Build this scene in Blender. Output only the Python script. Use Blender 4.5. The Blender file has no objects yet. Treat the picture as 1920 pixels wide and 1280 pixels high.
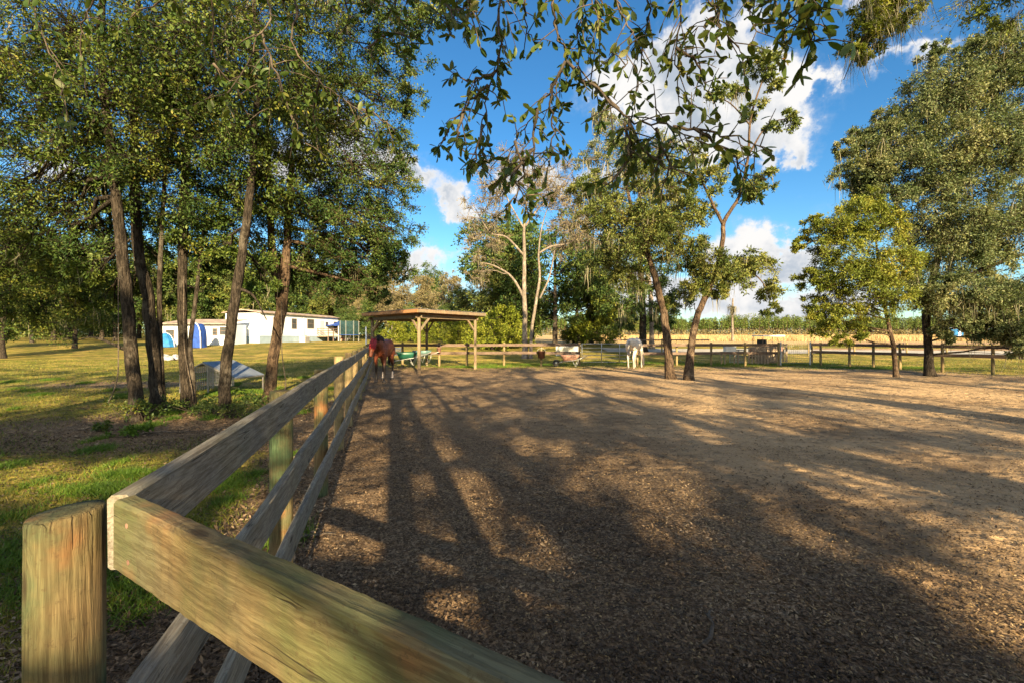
import bpy, math, random
import numpy as np
from mathutils import Vector, Matrix
D = bpy.data
SC = bpy.context.scene
COL = SC.collection
random.seed(7)
RNG = np.random.default_rng(11)
F, CX, HY, CH = 850.0, 960.0, 632.0, 1.5      # focal length, centre and horizon of the 1920 px photograph, eye height

# ------------------------------------------------------------------ camera, sky, sun, exposure
cam = D.cameras.new("camera"); camo = D.objects.new("camera", cam); COL.objects.link(camo)
camo.location = (0, 0, CH); camo.rotation_euler = (math.pi / 2, 0, 0)
cam.sensor_width = 36; cam.lens = F / 1920 * 36
cam.shift_y = -(640 - HY) / 1920
cam.clip_start = 0.05; cam.clip_end = 5000
SC.camera = camo
SUN_EL = math.radians(20.0)
SUN_AZ = math.atan2(0.27, -0.963)
SDIR = Vector((math.sin(SUN_AZ) * math.cos(SUN_EL), math.cos(SUN_AZ) * math.cos(SUN_EL), math.sin(SUN_EL)))
sl = D.lights.new("sun", 'SUN'); sl.energy = 5.0; sl.angle = math.radians(0.5); sl.color = (1.0, 0.77, 0.44)
so = D.objects.new("sun", sl); COL.objects.link(so); so.rotation_euler = SDIR.to_track_quat('Z', 'Y').to_euler()
SC.view_settings.view_transform = 'Standard'; SC.view_settings.look = 'None'
SC.view_settings.exposure = 2.0; SC.view_settings.gamma = 1
SC.cycles.max_bounces = 5; SC.cycles.diffuse_bounces = 2; SC.cycles.glossy_bounces = 2
SC.cycles.transmission_bounces = 3; SC.cycles.transparent_max_bounces = 4

class NT:
    """small helper for building node trees"""
    def __init__(s, tree): s.t = tree; s.n = tree.nodes; s.l = tree.links
    def node(s, typ, **kw):
        n = s.n.new(typ)
        for k, v in kw.items(): setattr(n, k, v)
        return n
    def put(s, sock, v):
        if v is None: return
        if hasattr(v, 'is_output') or isinstance(v, bpy.types.NodeSocket): s.l.new(v, sock)
        else:
            if isinstance(v, (tuple, list)) and len(v) == 3 and sock.type == 'RGBA': v = (*v, 1)
            sock.default_value = v
    def math(s, op, a, b=None, c=None, clamp=False):
        n = s.node('ShaderNodeMath', operation=op, use_clamp=clamp)
        s.put(n.inputs[0], a); s.put(n.inputs[1], b)
        if c is not None: s.put(n.inputs[2], c)
        return n.outputs[0]
    def vmath(s, op, a, b=None):
        n = s.node('ShaderNodeVectorMath', operation=op); s.put(n.inputs[0], a)
        if b is not None: s.put(n.inputs[1], b)
        return n.outputs[0]
    def mix(s, f, a, b, typ='MIX'):
        n = s.node('ShaderNodeMix', data_type='RGBA', blend_type=typ); n.clamp_factor = True
        s.put(n.inputs[0], f); s.put(n.inputs[6], a); s.put(n.inputs[7], b); return n.outputs[2]
    def noise(s, vec, scale, detail=3, rough=0.55, dist=0.0, col=False):
        n = s.node('ShaderNodeTexNoise'); s.put(n.inputs['Vector'], vec)
        n.inputs['Scale'].default_value = scale; n.inputs['Detail'].default_value = detail
        n.inputs['Roughness'].default_value = rough; n.inputs['Distortion'].default_value = dist
        return n.outputs['Color' if col else 'Fac']
    def voro(s, vec, scale, feature='F1', out='Distance'):
        n = s.node('ShaderNodeTexVoronoi', feature=feature); s.put(n.inputs['Vector'], vec); n.inputs['Scale'].default_value = scale
        return n.outputs[out]
    def ramp(s, f, stops, interp='LINEAR'):
        n = s.node('ShaderNodeValToRGB'); n.color_ramp.interpolation = interp
        e = n.color_ramp.elements
        while len(e) > 1: e.remove(e[-1])
        e[0].position = stops[0][0]; e[0].color = (*stops[0][1], 1) if len(stops[0][1]) == 3 else stops[0][1]
        for p, c in stops[1:]:
            k = e.new(p); k.color = (*c, 1)
        s.put(n.inputs[0], f); return n.outputs[0]
    def rng(s, f, a, b, c=0.0, d=1.0, smooth=True):
        n = s.node('ShaderNodeMapRange'); n.interpolation_type = 'SMOOTHSTEP' if smooth else 'LINEAR'
        s.put(n.inputs[0], f); n.inputs[1].default_value = a; n.inputs[2].default_value = b
        n.inputs[3].default_value = c; n.inputs[4].default_value = d; return n.outputs[0]
    def scale(s, vec, sc):
        n = s.node('ShaderNodeMapping'); s.put(n.inputs['Vector'], vec); n.inputs['Scale'].default_value = sc; return n.outputs[0]
    def attr(s, name):
        return s.node('ShaderNodeAttribute', attribute_name=name).outputs['Fac']
    def bump(s, h, strength, dist=0.01):
        n = s.node('ShaderNodeBump'); n.inputs['Strength'].default_value = strength; n.inputs['Distance'].default_value = dist
        s.put(n.inputs['Height'], h); return n.outputs[0]

def build_world():
    w = D.worlds.new("World"); SC.world = w; w.use_nodes = True
    T = NT(w.node_tree); T.n.clear()
    out = T.node('ShaderNodeOutputWorld'); bg = T.node('ShaderNodeBackground')
    T.l.new(bg.outputs[0], out.inputs[0])
    sky = T.node('ShaderNodeTexSky', sky_type='NISHITA'); sky.sun_disc = False
    sky.sun_elevation = SUN_EL; sky.sun_rotation = SUN_AZ; sky.altitude = 50; sky.air_density = 1.0; sky.dust_density = 0.4; sky.ozone_density = 2.2
    bg.inputs[1].default_value = 0.112
    hs = T.node('ShaderNodeHueSaturation'); T.l.new(sky.outputs[0], hs.inputs['Color'])
    hs.inputs['Hue'].default_value = 0.5; hs.inputs['Saturation'].default_value = 1.14; hs.inputs['Value'].default_value = 1.0
    g = T.node('ShaderNodeTexCoord').outputs['Generated']
    sep = T.node('ShaderNodeSeparateXYZ'); T.l.new(g, sep.inputs[0])
    # azimuth and elevation of the direction, in radians
    az = T.math('ARCTAN2', sep.outputs[0], sep.outputs[1]); el = T.math('ARCSINE', sep.outputs[2])
    comb = T.node('ShaderNodeCombineXYZ'); T.l.new(az, comb.inputs[0]); T.l.new(el, comb.inputs[1])
    base = comb.outputs[0]
    n1 = T.noise(base, 5.0, 6, 0.6, 0.0, True)
    wv = T.vmath('SUBTRACT', n1, (0.5, 0.5, 0.5)); wv = T.vmath('MULTIPLY', wv, (0.30, 0.22, 0.0))
    n2 = T.noise(base, 22.0, 5, 0.62, 0.0, True)
    wv2 = T.vmath('SUBTRACT', n2, (0.5, 0.5, 0.5)); wv2 = T.vmath('MULTIPLY', wv2, (0.09, 0.07, 0.0))
    p = T.vmath('ADD', T.vmath('ADD', base, wv), wv2)
    sp = T.node('ShaderNodeSeparateXYZ'); T.l.new(p, sp.inputs[0])
    # cumulus by azimuth, elevation, half width, half height, weight (degrees)
    def dg(px, py, rx, ry, wgt):
        x, z = (px - CX) / F, (HY - py) / F
        a = math.atan(x); e = math.atan2(z, math.hypot(1, x))
        return a, e, rx / F / (1 + x * x), ry / F / (1 + x * x + z * z), wgt
    cl = [(1290, 85, 95, 60, 1.25), (1170, 150, 95, 48, 1.15), (1320, 180, 115, 75, 1.3), (1430, 185, 90, 50, 1.1), (1525, 188, 60, 24, .95), (1410, 275, 95, 40, 1.1), (1470, 300, 40, 22, .8),
          (755, 318, 48, 32, 1.3), (835, 372, 34, 34, 1.3), (885, 408, 44, 20, 1.0), (1705, 118, 75, 22, .85), (1690, 70, 70, 24, .5), (1610, 15, 60, 22, .7),
          (800, 492, 65, 24, 1.0), (1385, 472, 72, 50, 1.25), (1500, 478, 95, 30, .95), (1370, 560, 250, 42, 1.35), (1560, 555, 100, 26, .8), (1060, 330, 110, 24, .8),
          (960, 330, 60, 28, .9), (1120, 520, 90, 60, .8), (640, 250, 90, 60, 1.0), (900, 540, 70, 30, .8), (560, 330, 120, 50, .9), (1950, 420, 120, 60, .8), (50, 300, 120, 50, .8)]
    acc = None
    for c in cl:
        a, e, rx, ry, wg = dg(*c)
        dx = T.math('MULTIPLY', T.math('SUBTRACT', sp.outputs[0], a), 1 / rx)
        dy = T.math('MULTIPLY', T.math('SUBTRACT', sp.outputs[1], e), 1 / ry)
        r2 = T.math('MULTIPLY_ADD', dx, dx, T.math('MULTIPLY', dy, dy))
        v = T.math('MULTIPLY', T.math('EXPONENT', T.math('MULTIPLY', r2, -0.8)), wg)
        acc = v if acc is None else T.math('ADD', acc, v)
    n3 = T.noise(base, 14.0, 8, 0.65)
    den = T.math('ADD', acc, T.math('MULTIPLY', T.math('SUBTRACT', n3, 0.5), 1.7))
    rear_fill = T.math('MULTIPLY', T.rng(sep.outputs[1], 0.05, -0.25), T.rng(T.noise(g, 2.6, 6, .6), 0.40, 0.60))  # unseen clouds behind the camera, added as neutral fill light
    mask = T.math('MAXIMUM', T.rng(den, 0.50, 1.0), rear_fill)
    veil = T.math('MULTIPLY', T.rng(den, 0.2, 0.7), 0.22)
    thick = T.rng(den, 0.6, 1.5)
    sh = T.noise(T.vmath('ADD', base, (0.03, -0.05, 0)), 9.0, 5, 0.55)
    # cumulus reflects the sun, greyer where it is thick and its bases face away
    white = T.mix(T.math('MULTIPLY', T.rng(sh, 0.38, 0.62), thick), (2.25, 2.2, 2.15), (1.15, 1.3, 1.5))
    white = T.mix(rear_fill, white, (4.6, 4.4, 4.1))  # the added clouds are brighter, to lift the fill
    low = T.rng(el, 0.0, 0.42)
    deep = T.mix(low, (0.36, 0.46, 0.48), (0.22, 0.39, 0.455))
    blue = T.mix(1.0, hs.outputs[0], deep, 'MULTIPLY')
    c1 = T.mix(veil, blue, (1.5, 1.65, 1.9))
    c2 = T.mix(mask, c1, white)
    T.put(bg.inputs[0], c2)
build_world()

# ------------------------------------------------------------------ helpers
def terrain(x, y):
    x = np.asarray(x, float); y = np.asarray(y, float)
    t = np.clip((y - 28) / 24, 0, 1); z = 0.85 * t * t * (3 - 2 * t)
    z = z + np.clip((y - 52) / 220, 0, 1.6) * 1.9
    u = np.clip((y - 0) / 6, 0, 1)
    z = z + u * 0.022 * (np.sin(x * .63 + 1) * np.cos(y * .47) + .6 * np.sin(x * 1.3 + y * .9))
    return z
def tz(x, y): return float(terrain(x, y))
def W(px, py, d): return Vector(((px - CX) / F * d, d, CH + (HY - py) / F * d))
def gp(px, py):
    d = CH * F / max(py - HY, 4.0)
    for _ in range(30):
        z = tz((px - CX) / F * d, d); d = .5 * d + .5 * (CH - z) * F / max(py - HY, 4.0)
    x = (px - CX) / F * d
    return Vector((x, d, tz(x, d)))

def tag(o, label=None, cat=None, group=None, kind=None):
    if label: o['label'] = label
    if cat: o['category'] = cat
    if group: o['group'] = group
    if kind: o['kind'] = kind
    return o
def empty(name, loc=(0, 0, 0), rz=0.0, label=None, cat=None, group=None):
    o = D.objects.new(name, None); COL.objects.link(o); o.location = loc; o.rotation_euler = (0, 0, rz); o.empty_display_size = .2
    return tag(o, label, cat, group)
def link(name, me, mat, parent=None, smooth=False):
    o = D.objects.new(name, me); COL.objects.link(o)
    for m in (mat if isinstance(mat, (list, tuple)) else [mat]): me.materials.append(m)
    if parent is not None: o.parent = parent
    if smooth:
        me.polygons.foreach_set('use_smooth', np.ones(len(me.polygons), bool))
    return o
def copy_tree(o, parent=None):
    c = o.copy(); COL.objects.link(c); c.parent = parent
    for ch in [x for x in D.objects if x.parent == o]: copy_tree(ch, c)
    return c
def np_mesh(name, V, Fc, attr=None):
    """V (n,3), Fc (m,k) uniform polygons"""
    me = D.meshes.new(name); V = np.ascontiguousarray(V, dtype=np.float32); Fc = np.ascontiguousarray(Fc, dtype=np.int32)
    me.vertices.add(len(V)); me.vertices.foreach_set('co', V.ravel())
    k = Fc.shape[1]; me.loops.add(Fc.size); me.loops.foreach_set('vertex_index', Fc.ravel())
    me.polygons.add(len(Fc)); me.polygons.foreach_set('loop_start', np.arange(len(Fc), dtype=np.int32) * k)
    try: me.polygons.foreach_set('loop_total', np.full(len(Fc), k, dtype=np.int32))
    except Exception: pass
    me.update(calc_edges=True)
    if attr is not None:
        a = me.attributes.new('v', 'FLOAT', 'FACE'); a.data.foreach_set('value', np.ascontiguousarray(attr, dtype=np.float32))
    return me
class MB:
    def __init__(s): s.v = []; s.f = []
    def add(s, vs, fs):
        n = len(s.v); s.v += [tuple(v) for v in vs]; s.f += [tuple(i + n for i in f) for f in fs]; return s
    def box(s, c, sz, M=None):
        x, y, z = (q / 2 for q in sz); vs = [Vector((a * x, b * y, e * z)) for a in (-1, 1) for b in (-1, 1) for e in (-1, 1)]
        if M is not None: vs = [M @ v for v in vs]
        vs = [v + Vector(c) for v in vs]
        return s.add(vs, [(0, 1, 3, 2), (4, 6, 7, 5), (0, 4, 5, 1), (2, 3, 7, 6), (0, 2, 6, 4), (1, 5, 7, 3)])
    def bar(s, a, b, w, h=None, up=(0, 0, 1)):
        a, b = Vector(a), Vector(b); h = h or w; d = (b - a); L = d.length; d.normalize(); u = Vector(up)
        if abs(d.dot(u)) > .95: u = Vector((1, 0, 0))
        sx = d.cross(u).normalized(); u = sx.cross(d).normalized()
        M = Matrix((sx, d, u)).transposed()
        return s.box((a + b) / 2, (w, L, h), M)
    def tube(s, pts, rad, n=8, cap=True, el=None, noise=0.0, seed=0):
        pts = [Vector(p) for p in pts]; m = len(pts)
        if not hasattr(rad, '__len__'): rad = [rad] * m
        rr = random.Random(seed); up = None; rings = []; base = len(s.v)
        for i, p in enumerate(pts):
            t = (pts[min(i + 1, m - 1)] - pts[max(i - 1, 0)]); t = t.normalized() if t.length > 1e-9 else Vector((0, 0, 1))
            if up is None: up = Vector((0, 0, 1)) if abs(t.z) < .9 else Vector((1, 0, 0))
            sx = t.cross(up).normalized(); up = sx.cross(t).normalized()
            r = rad[i]; ra, rb = (r if hasattr(r, '__len__') else (r, r))
            for k in range(n):
                a = 2 * math.pi * k / n; q = 1 + (rr.uniform(-noise, noise) if noise else 0)
                s.v.append(tuple(p + sx * math.cos(a) * ra * q + up * math.sin(a) * rb * q))
        for i in range(m - 1):
            for k in range(n):
                a = base + i * n + k; b = base + i * n + (k + 1) % n
                s.f.append((a, b, b + n, a + n))
        if cap:
            s.f.append(tuple(base + k for k in range(n))[::-1]); s.f.append(tuple(base + (m - 1) * n + k for k in range(n)))
        return s
    def lathe(s, prof, n=16, c=(0, 0, 0), cap=True):
        base = len(s.v)
        for r, z in prof:
            for k in range(n):
                a = 2 * math.pi * k / n; s.v.append((c[0] + r * math.cos(a), c[1] + r * math.sin(a), c[2] + z))
        for i in range(len(prof) - 1):
            for k in range(n):
                a = base + i * n + k; b = base + i * n + (k + 1) % n; s.f.append((a, b, b + n, a + n))
        if cap:
            s.f.append(tuple(base + k for k in range(n))[::-1]); s.f.append(tuple(base + (len(prof) - 1) * n + k for k in range(n)))
        return s
    def mesh(s, name):
        me = D.meshes.new(name); me.from_pydata(s.v, [], s.f); me.update(); return me
    def build(s, name, mat, parent=None, smooth=False):
        return link(name, s.mesh(name), mat, parent, smooth)

# ------------------------------------------------------------------ materials
def new_mat(name):
    m = D.materials.new(name); m.use_nodes = True; T = NT(m.node_tree); b = m.node_tree.nodes['Principled BSDF']
    return m, T, b
def m_plain(name, col, rough=.6, metal=0.0, var=.18, sc=6.0, bump=.15, dirt=None):
    m, T, b = new_mat(name); oc = T.node('ShaderNodeTexCoord').outputs['Object']
    n = T.noise(oc, sc, 4, .6); c2 = tuple(c * (1 - var * 1.6) for c in col); c1 = tuple(min(1, c * (1 + var)) for c in col)
    c = T.mix(T.rng(n, .3, .7), c2, c1)
    if dirt: c = T.mix(T.rng(T.noise(oc, sc * .35, 5, .65), .48, .72, 0, .8), c, dirt)
    T.put(b.inputs['Base Color'], c); b.inputs['Roughness'].default_value = rough; b.inputs['Metallic'].default_value = metal
    T.put(b.inputs['Normal'], T.bump(T.noise(oc, sc * 8, 3), bump, .005)); return m
def m_leaf(name, stops, trans=.3, rough=.5, spec=.4):
    m, T, b = new_mat(name); v = T.attr('v')
    geo = T.node('ShaderNodeNewGeometry').outputs['Position']
    f = T.math('ADD', T.math('MULTIPLY', v, .62), T.math('MULTIPLY', T.rng(T.noise(geo, .9, 2), .3, .7), .38))
    c = T.ramp(f, stops); T.put(b.inputs['Base Color'], c)
    b.inputs['Roughness'].default_value = rough; b.inputs['Specular IOR Level'].default_value = spec
    tr = T.node('ShaderNodeBsdfTranslucent'); T.put(tr.inputs[0], T.mix(1.0, c, (1.0, 1.05, .55), 'MULTIPLY'))
    mx = T.node('ShaderNodeMixShader'); mx.inputs[0].default_value = trans
    T.l.new(b.outputs[0], mx.inputs[1]); T.l.new(tr.outputs[0], mx.inputs[2])
    T.l.new(mx.outputs[0], T.n['Material Output'].inputs[0]); return m
def m_bark(name, dark, mid, pale, pale_amt=.5, sc=1.0):
    m, T, b = new_mat(name); geo = T.node('ShaderNodeNewGeometry').outputs['Position']
    g = T.scale(geo, (26 * sc, 26 * sc, 6.0 * sc)); n = T.noise(g, 1.0, 6, .72, .8)
    c = T.mix(T.rng(n, .42, .58), dark, mid)
    pl = T.math('MULTIPLY', T.rng(T.noise(geo, 2.4 * sc, 5, .7), .52, .66), pale_amt)
    c = T.mix(pl, c, pale); T.put(b.inputs['Base Color'], c); b.inputs['Roughness'].default_value = .92
    b.inputs['Specular IOR Level'].default_value = .15
    h = T.math('ADD', n, T.math('MULTIPLY', T.voro(g, 1.2), .5)); T.put(b.inputs['Normal'], T.bump(h, 1.0, .06)); return m
def m_wood(name, grey, tan, green, green_amt=.4, rough=.85, orange=None, axis='X', knots=True, grain=1.0):
    """weathered board or post: grain along its local axis, knots, drying cracks and algae stains that belong to the wood"""
    m, T, b = new_mat(name); oc = T.node('ShaderNodeTexCoord').outputs['Object']
    oi = T.node('ShaderNodeObjectInfo').outputs['Random']
    sh = T.vmath('ADD', oc, T.vmath('MULTIPLY', T.node('ShaderNodeObjectInfo').outputs['Location'], (1.3, 2.1, 0.7)))
    # rings around knots bend the grain
    kn = T.voro(T.scale(sh, (3.1, 9, 9) if axis == 'X' else (9, 9, 2.6)), 1.0)
    ks = T.math('MULTIPLY', T.rng(kn, .0, .34, 1, 0), 1.0)
    sc = (4.2, 58, 58) if axis == 'X' else (58, 58, 3.6)
    gv = T.vmath('ADD', T.scale(sh, sc), T.vmath('MULTIPLY', T.noise(sh, 3.0, 2, .5, 0, True), (.8, 1.7, 1.7)))
    gv = T.vmath('ADD', gv, T.vmath('MULTIPLY', T.math('MULTIPLY', ks, 2.4), (1.0, 1.0, 1.0)))
    g1 = T.noise(gv, 1.0, 6, .7, .2); g2 = T.noise(gv, 2.6, 4, .7)
    c = T.mix(T.rng(T.noise(sh, 2.2, 4, .6), .35, .65), grey, tan)
    dk = T.mix(1.0, c, (.42, .38, .36), 'MULTIPLY')
    c = T.mix(T.math('MULTIPLY', T.rng(g1, .36, .60, 1, 0), .62), c, dk)
    c = T.mix(T.math('MULTIPLY', T.rng(T.noise(sh, 7.0, 6, .7), .50, .70), .45), c, tuple(q * .45 for q in grey))
    c = T.mix(T.math('MULTIPLY', T.rng(g2, .42, .66), .35), c, T.mix(1.0, c, (1.35, 1.28, 1.15), 'MULTIPLY'))
    if green: c = T.mix(T.math('MULTIPLY', T.rng(T.noise(sh, 3.1, 5, .62), .42, .68), green_amt), c, green)
    if orange: c = T.mix(T.math('MULTIPLY', T.rng(T.noise(T.vmath('ADD', sh, (5, 3, 2)), 3.4, 5, .6), .52, .70), .75), c, orange)
    if knots: c = T.mix(T.math('MULTIPLY', T.rng(kn, .06, .15, 1, 0), .85), c, (.035, .022, .014))
    fg = T.noise(T.scale(sh, (11, 170, 170) if axis == 'X' else (170, 170, 9)), 1.0, 3, .6)
    c = T.mix(T.math('MULTIPLY', T.rng(fg, .44, .58), .5), c, T.mix(1.0, c, (.45, .40, .36), 'MULTIPLY'))
    c = T.mix(T.math('MULTIPLY', T.rng(T.noise(sh, 60, 5, .75), .56, .68), .6), c, tuple(q * .3 for q in tan))
    # drying cracks: thin dark lines along the grain
    cr = T.noise(T.scale(sh, (.9, 26, 26) if axis == 'X' else (26, 26, .8)), 1.0, 2, .5, .4)
    crk = T.rng(T.math('ABSOLUTE', T.math('SUBTRACT', cr, .5)), .0, .011, 1, 0)
    crk = T.math('MULTIPLY', crk, T.rng(T.noise(sh, 4.0, 2), .5, .62))
    c = T.mix(T.math('MULTIPLY', crk, .85), c, (.02, .015, .012))
    T.put(b.inputs['Base Color'], c); b.inputs['Roughness'].default_value = rough; b.inputs['Specular IOR Level'].default_value = .25
    h = T.math('SUBTRACT', T.math('ADD', T.math('ADD', g1, T.math('MULTIPLY', fg, .5)), T.math('MULTIPLY', g2, .4)), T.math('MULTIPLY', crk, 1.4))
    T.put(b.inputs['Normal'], T.bump(h, .55 * grain, .006)); return m

M = {}
M['oak_leaf'] = m_leaf('oak_leaf', [(0, (.026, .062, .014)), (.35, (.07, .118, .023)), (.7, (.15, .185, .034)), (.92, (.28, .25, .048)), (1, (.30, .17, .05))], .30, .55, .25)
M['oak_leaf_dark'] = m_leaf('oak_leaf_dark', [(0, (.022, .055, .016)), (.4, (.056, .104, .025)), (.8, (.13, .165, .036)), (1, (.24, .215, .048))], .26, .55, .25)
M['big_leaf'] = m_leaf('big_leaf', [(0, (.03, .070, .016)), (.4, (.06, .105, .020)), (.7, (.12, .145, .025)), (.9, (.22, .19, .035)), (1, (.30, .11, .035))], .32, .45, .35)
M['olive_leaf'] = m_leaf('olive_leaf', [(0, (.045, .080, .020)), (.4, (.11, .145, .036)), (.8, (.22, .22, .058)), (1, (.30, .25, .09))], .28, .6, .22)
M['yellow_leaf'] = m_leaf('yellow_leaf', [(0, (.065, .095, .017)), (.4, (.15, .19, .030)), (.8, (.27, .27, .045)), (1, (.33, .22, .05))], .32, .6, .22)
M['brown_leaf'] = m_leaf('brown_leaf', [(0, (.09, .085, .035)), (.5, (.19, .165, .075)), (.85, (.27, .22, .12)), (1, (.16, .18, .05))], .2, .7, .2)
M['grey_leaf'] = m_leaf('grey_leaf', [(0, (.05, .085, .034)), (.4, (.12, .155, .065)), (.8, (.24, .24, .11)), (1, (.32, .28, .13))], .28, .6, .22)
M['lime_leaf'] = m_leaf('lime_leaf', [(0, (.10, .14, .015)), (.5, (.20, .24, .025)), (1, (.30, .28, .04))], .32, .6, .22)
M['pine_leaf'] = m_leaf('pine_leaf', [(0, (.045, .075, .018)), (.5, (.085, .125, .025)), (1, (.15, .17, .035))], .1, .6, .2)
M['moss'] = m_leaf('moss', [(0, (.10, .095, .065)), (.5, (.20, .19, .13)), (1, (.30, .27, .19))], .3, .85, .1)
M['litter'] = m_leaf('litter', [(0, (.03, .021, .015)), (.38, (.085, .056, .036)), (.64, (.20, .135, .082)), (.86, (.38, .29, .19)), (1, (.38, .16, .06))], .05, .75, .25)
M['grass'] = m_leaf('grass', [(0, (.045, .075, .010)), (.4, (.10, .13, .018)), (.75, (.24, .21, .035)), (1, (.38, .29, .10))], .25, .6, .3)
M['green_grass'] = m_leaf('green_grass', [(0, (.04, .095, .010)), (.5, (.085, .16, .016)), (1, (.16, .22, .025))], .3, .55, .3)
M['dry_grass'] = m_leaf('dry_grass', [(0, (.26, .17, .08)), (.5, (.42, .30, .15)), (1, (.56, .42, .24))], .2, .8, .1)
M['bark'] = m_bark('bark', (.016, .013, .010), (.060, .048, .037), (.17, .15, .12), .5)
M['bark_brown'] = m_bark('bark_brown', (.035, .024, .017), (.125, .085, .056), (.24, .18, .125), .5)
M['bark_pale'] = m_bark('bark_pale', (.12, .10, .082), (.24, .20, .165), (.36, .32, .27), .6, .8)
M['twig'] = m_plain('twig', (.085, .065, .048), .85, 0, .4, 30)
M['rail_grey'] = m_wood('rail_grey', (.25, .235, .205), (.29, .255, .195), (.15, .155, .10), .35)
M['rail_near'] = m_wood('rail_near', (.17, .155, .09), (.235, .165, .08), (.075, .10, .035), .75, .74, (.26, .11, .045))
M['post_green'] = m_wood('post_green', (.12, .125, .06), (.21, .14, .07), (.035, .095, .045), .8, .75, (.26, .10, .035), 'Z', True, 1.6)
M['post_far'] = m_wood('post_far', (.30, .23, .12), (.34, .25, .13), (.12, .14, .06), .6, .8, None, 'Z', False)
M['rail_far'] = m_wood('rail_far', (.15, .11, .09), (.19, .14, .11), None, 0, .85, None, 'X', False)
M['shed_wood'] = m_wood('shed_wood', (.21, .17, .125), (.28, .20, .13), (.13, .14, .08), .35, .8, None, 'Z', False)
M['rafter'] = m_wood('rafter', (.40, .20, .09), (.48, .26, .12), None, 0, .7, None, 'X', False)
M['tin'] = m_plain('tin', (.36, .37, .38), .38, .7, .15, 2, .1, (.26, .17, .10))
M['kennel_roof'] = m_plain('kennel_roof', (.19, .22, .26), .45, .2, .12, 3, .1)
M['wire'] = m_plain('wire', (.30, .28, .27), .5, .6, .1, 10)
M['white_wall'] = m_plain('white_wall', (.62, .68, .74), .6, 0, .04, 1.2, .1, (.62, .62, .60))
M['grey_wall'] = m_plain('grey_wall', (.45, .47, .50), .6, 0, .06, 2)
M['skirting'] = m_plain('skirting', (.25, .33, .40), .6, 0, .06, 2)
M['house_roof'] = m_plain('house_roof', (.36, .28, .23), .7, .1, .25, 1.5, .2, (.18, .13, .09))
M['glass'] = m_plain('glass', (.06, .065, .07), .15, 0, .2, 3, 0)
M['trim'] = m_plain('trim', (.16, .11, .08), .7, 0, .2, 4)
M['blue_cloth'] = m_plain('blue_cloth', (.015, .06, .30), .6, 0, .2, 3, .3)
M['sky_cloth'] = m_plain('sky_cloth', (.015, .15, .38), .55, 0, .2, 3, .3)
M['teal_net'] = m_plain('teal_net', (.012, .05, .06), .8, 0, .3, 4)
M['white_plastic'] = m_plain('white_plastic', (.78, .77, .74), .5, 0, .06, 4)
M['green_plastic'] = m_plain('green_plastic', (.012, .085, .055), .4, 0, .15, 5, .1)
M['teal_plastic'] = m_plain('teal_plastic', (.11, .20, .20), .45, 0, .15, 5, .1)
M['black_rubber'] = m_plain('black_rubber', (.02, .02, .02), .7, 0, .2, 8)
M['red_plastic'] = m_plain('red_plastic', (.05, .02, .016), .5, 0, .3, 6)
M['steel'] = m_plain('steel', (.34, .35, .34), .4, .6, .12, 5)
M['rust'] = m_plain('rust', (.36, .20, .15), .8, .1, .25, 7)
M['rock'] = m_plain('rock', (.34, .34, .36), .85, 0, .3, 5, .5)
M['pallet'] = m_wood('pallet', (.38, .30, .22), (.46, .36, .26), None, 0, .85, None, 'X', False)
M['mask_red'] = m_plain('mask_red', (.28, .012, .02), .7, 0, .2, 20)
M['hair_black'] = m_plain('hair_black', (.018, .013, .012), .6, 0, .3, 30)
M['hair_grey'] = m_plain('hair_grey', (.30, .28, .26), .7, 0, .3, 30)
M['hoof'] = m_plain('hoof', (.05, .04, .035), .5, 0, .3, 10)
M['eye'] = m_plain('eye', (.01, .008, .008), .15, 0, .0, 3, 0)

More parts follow.
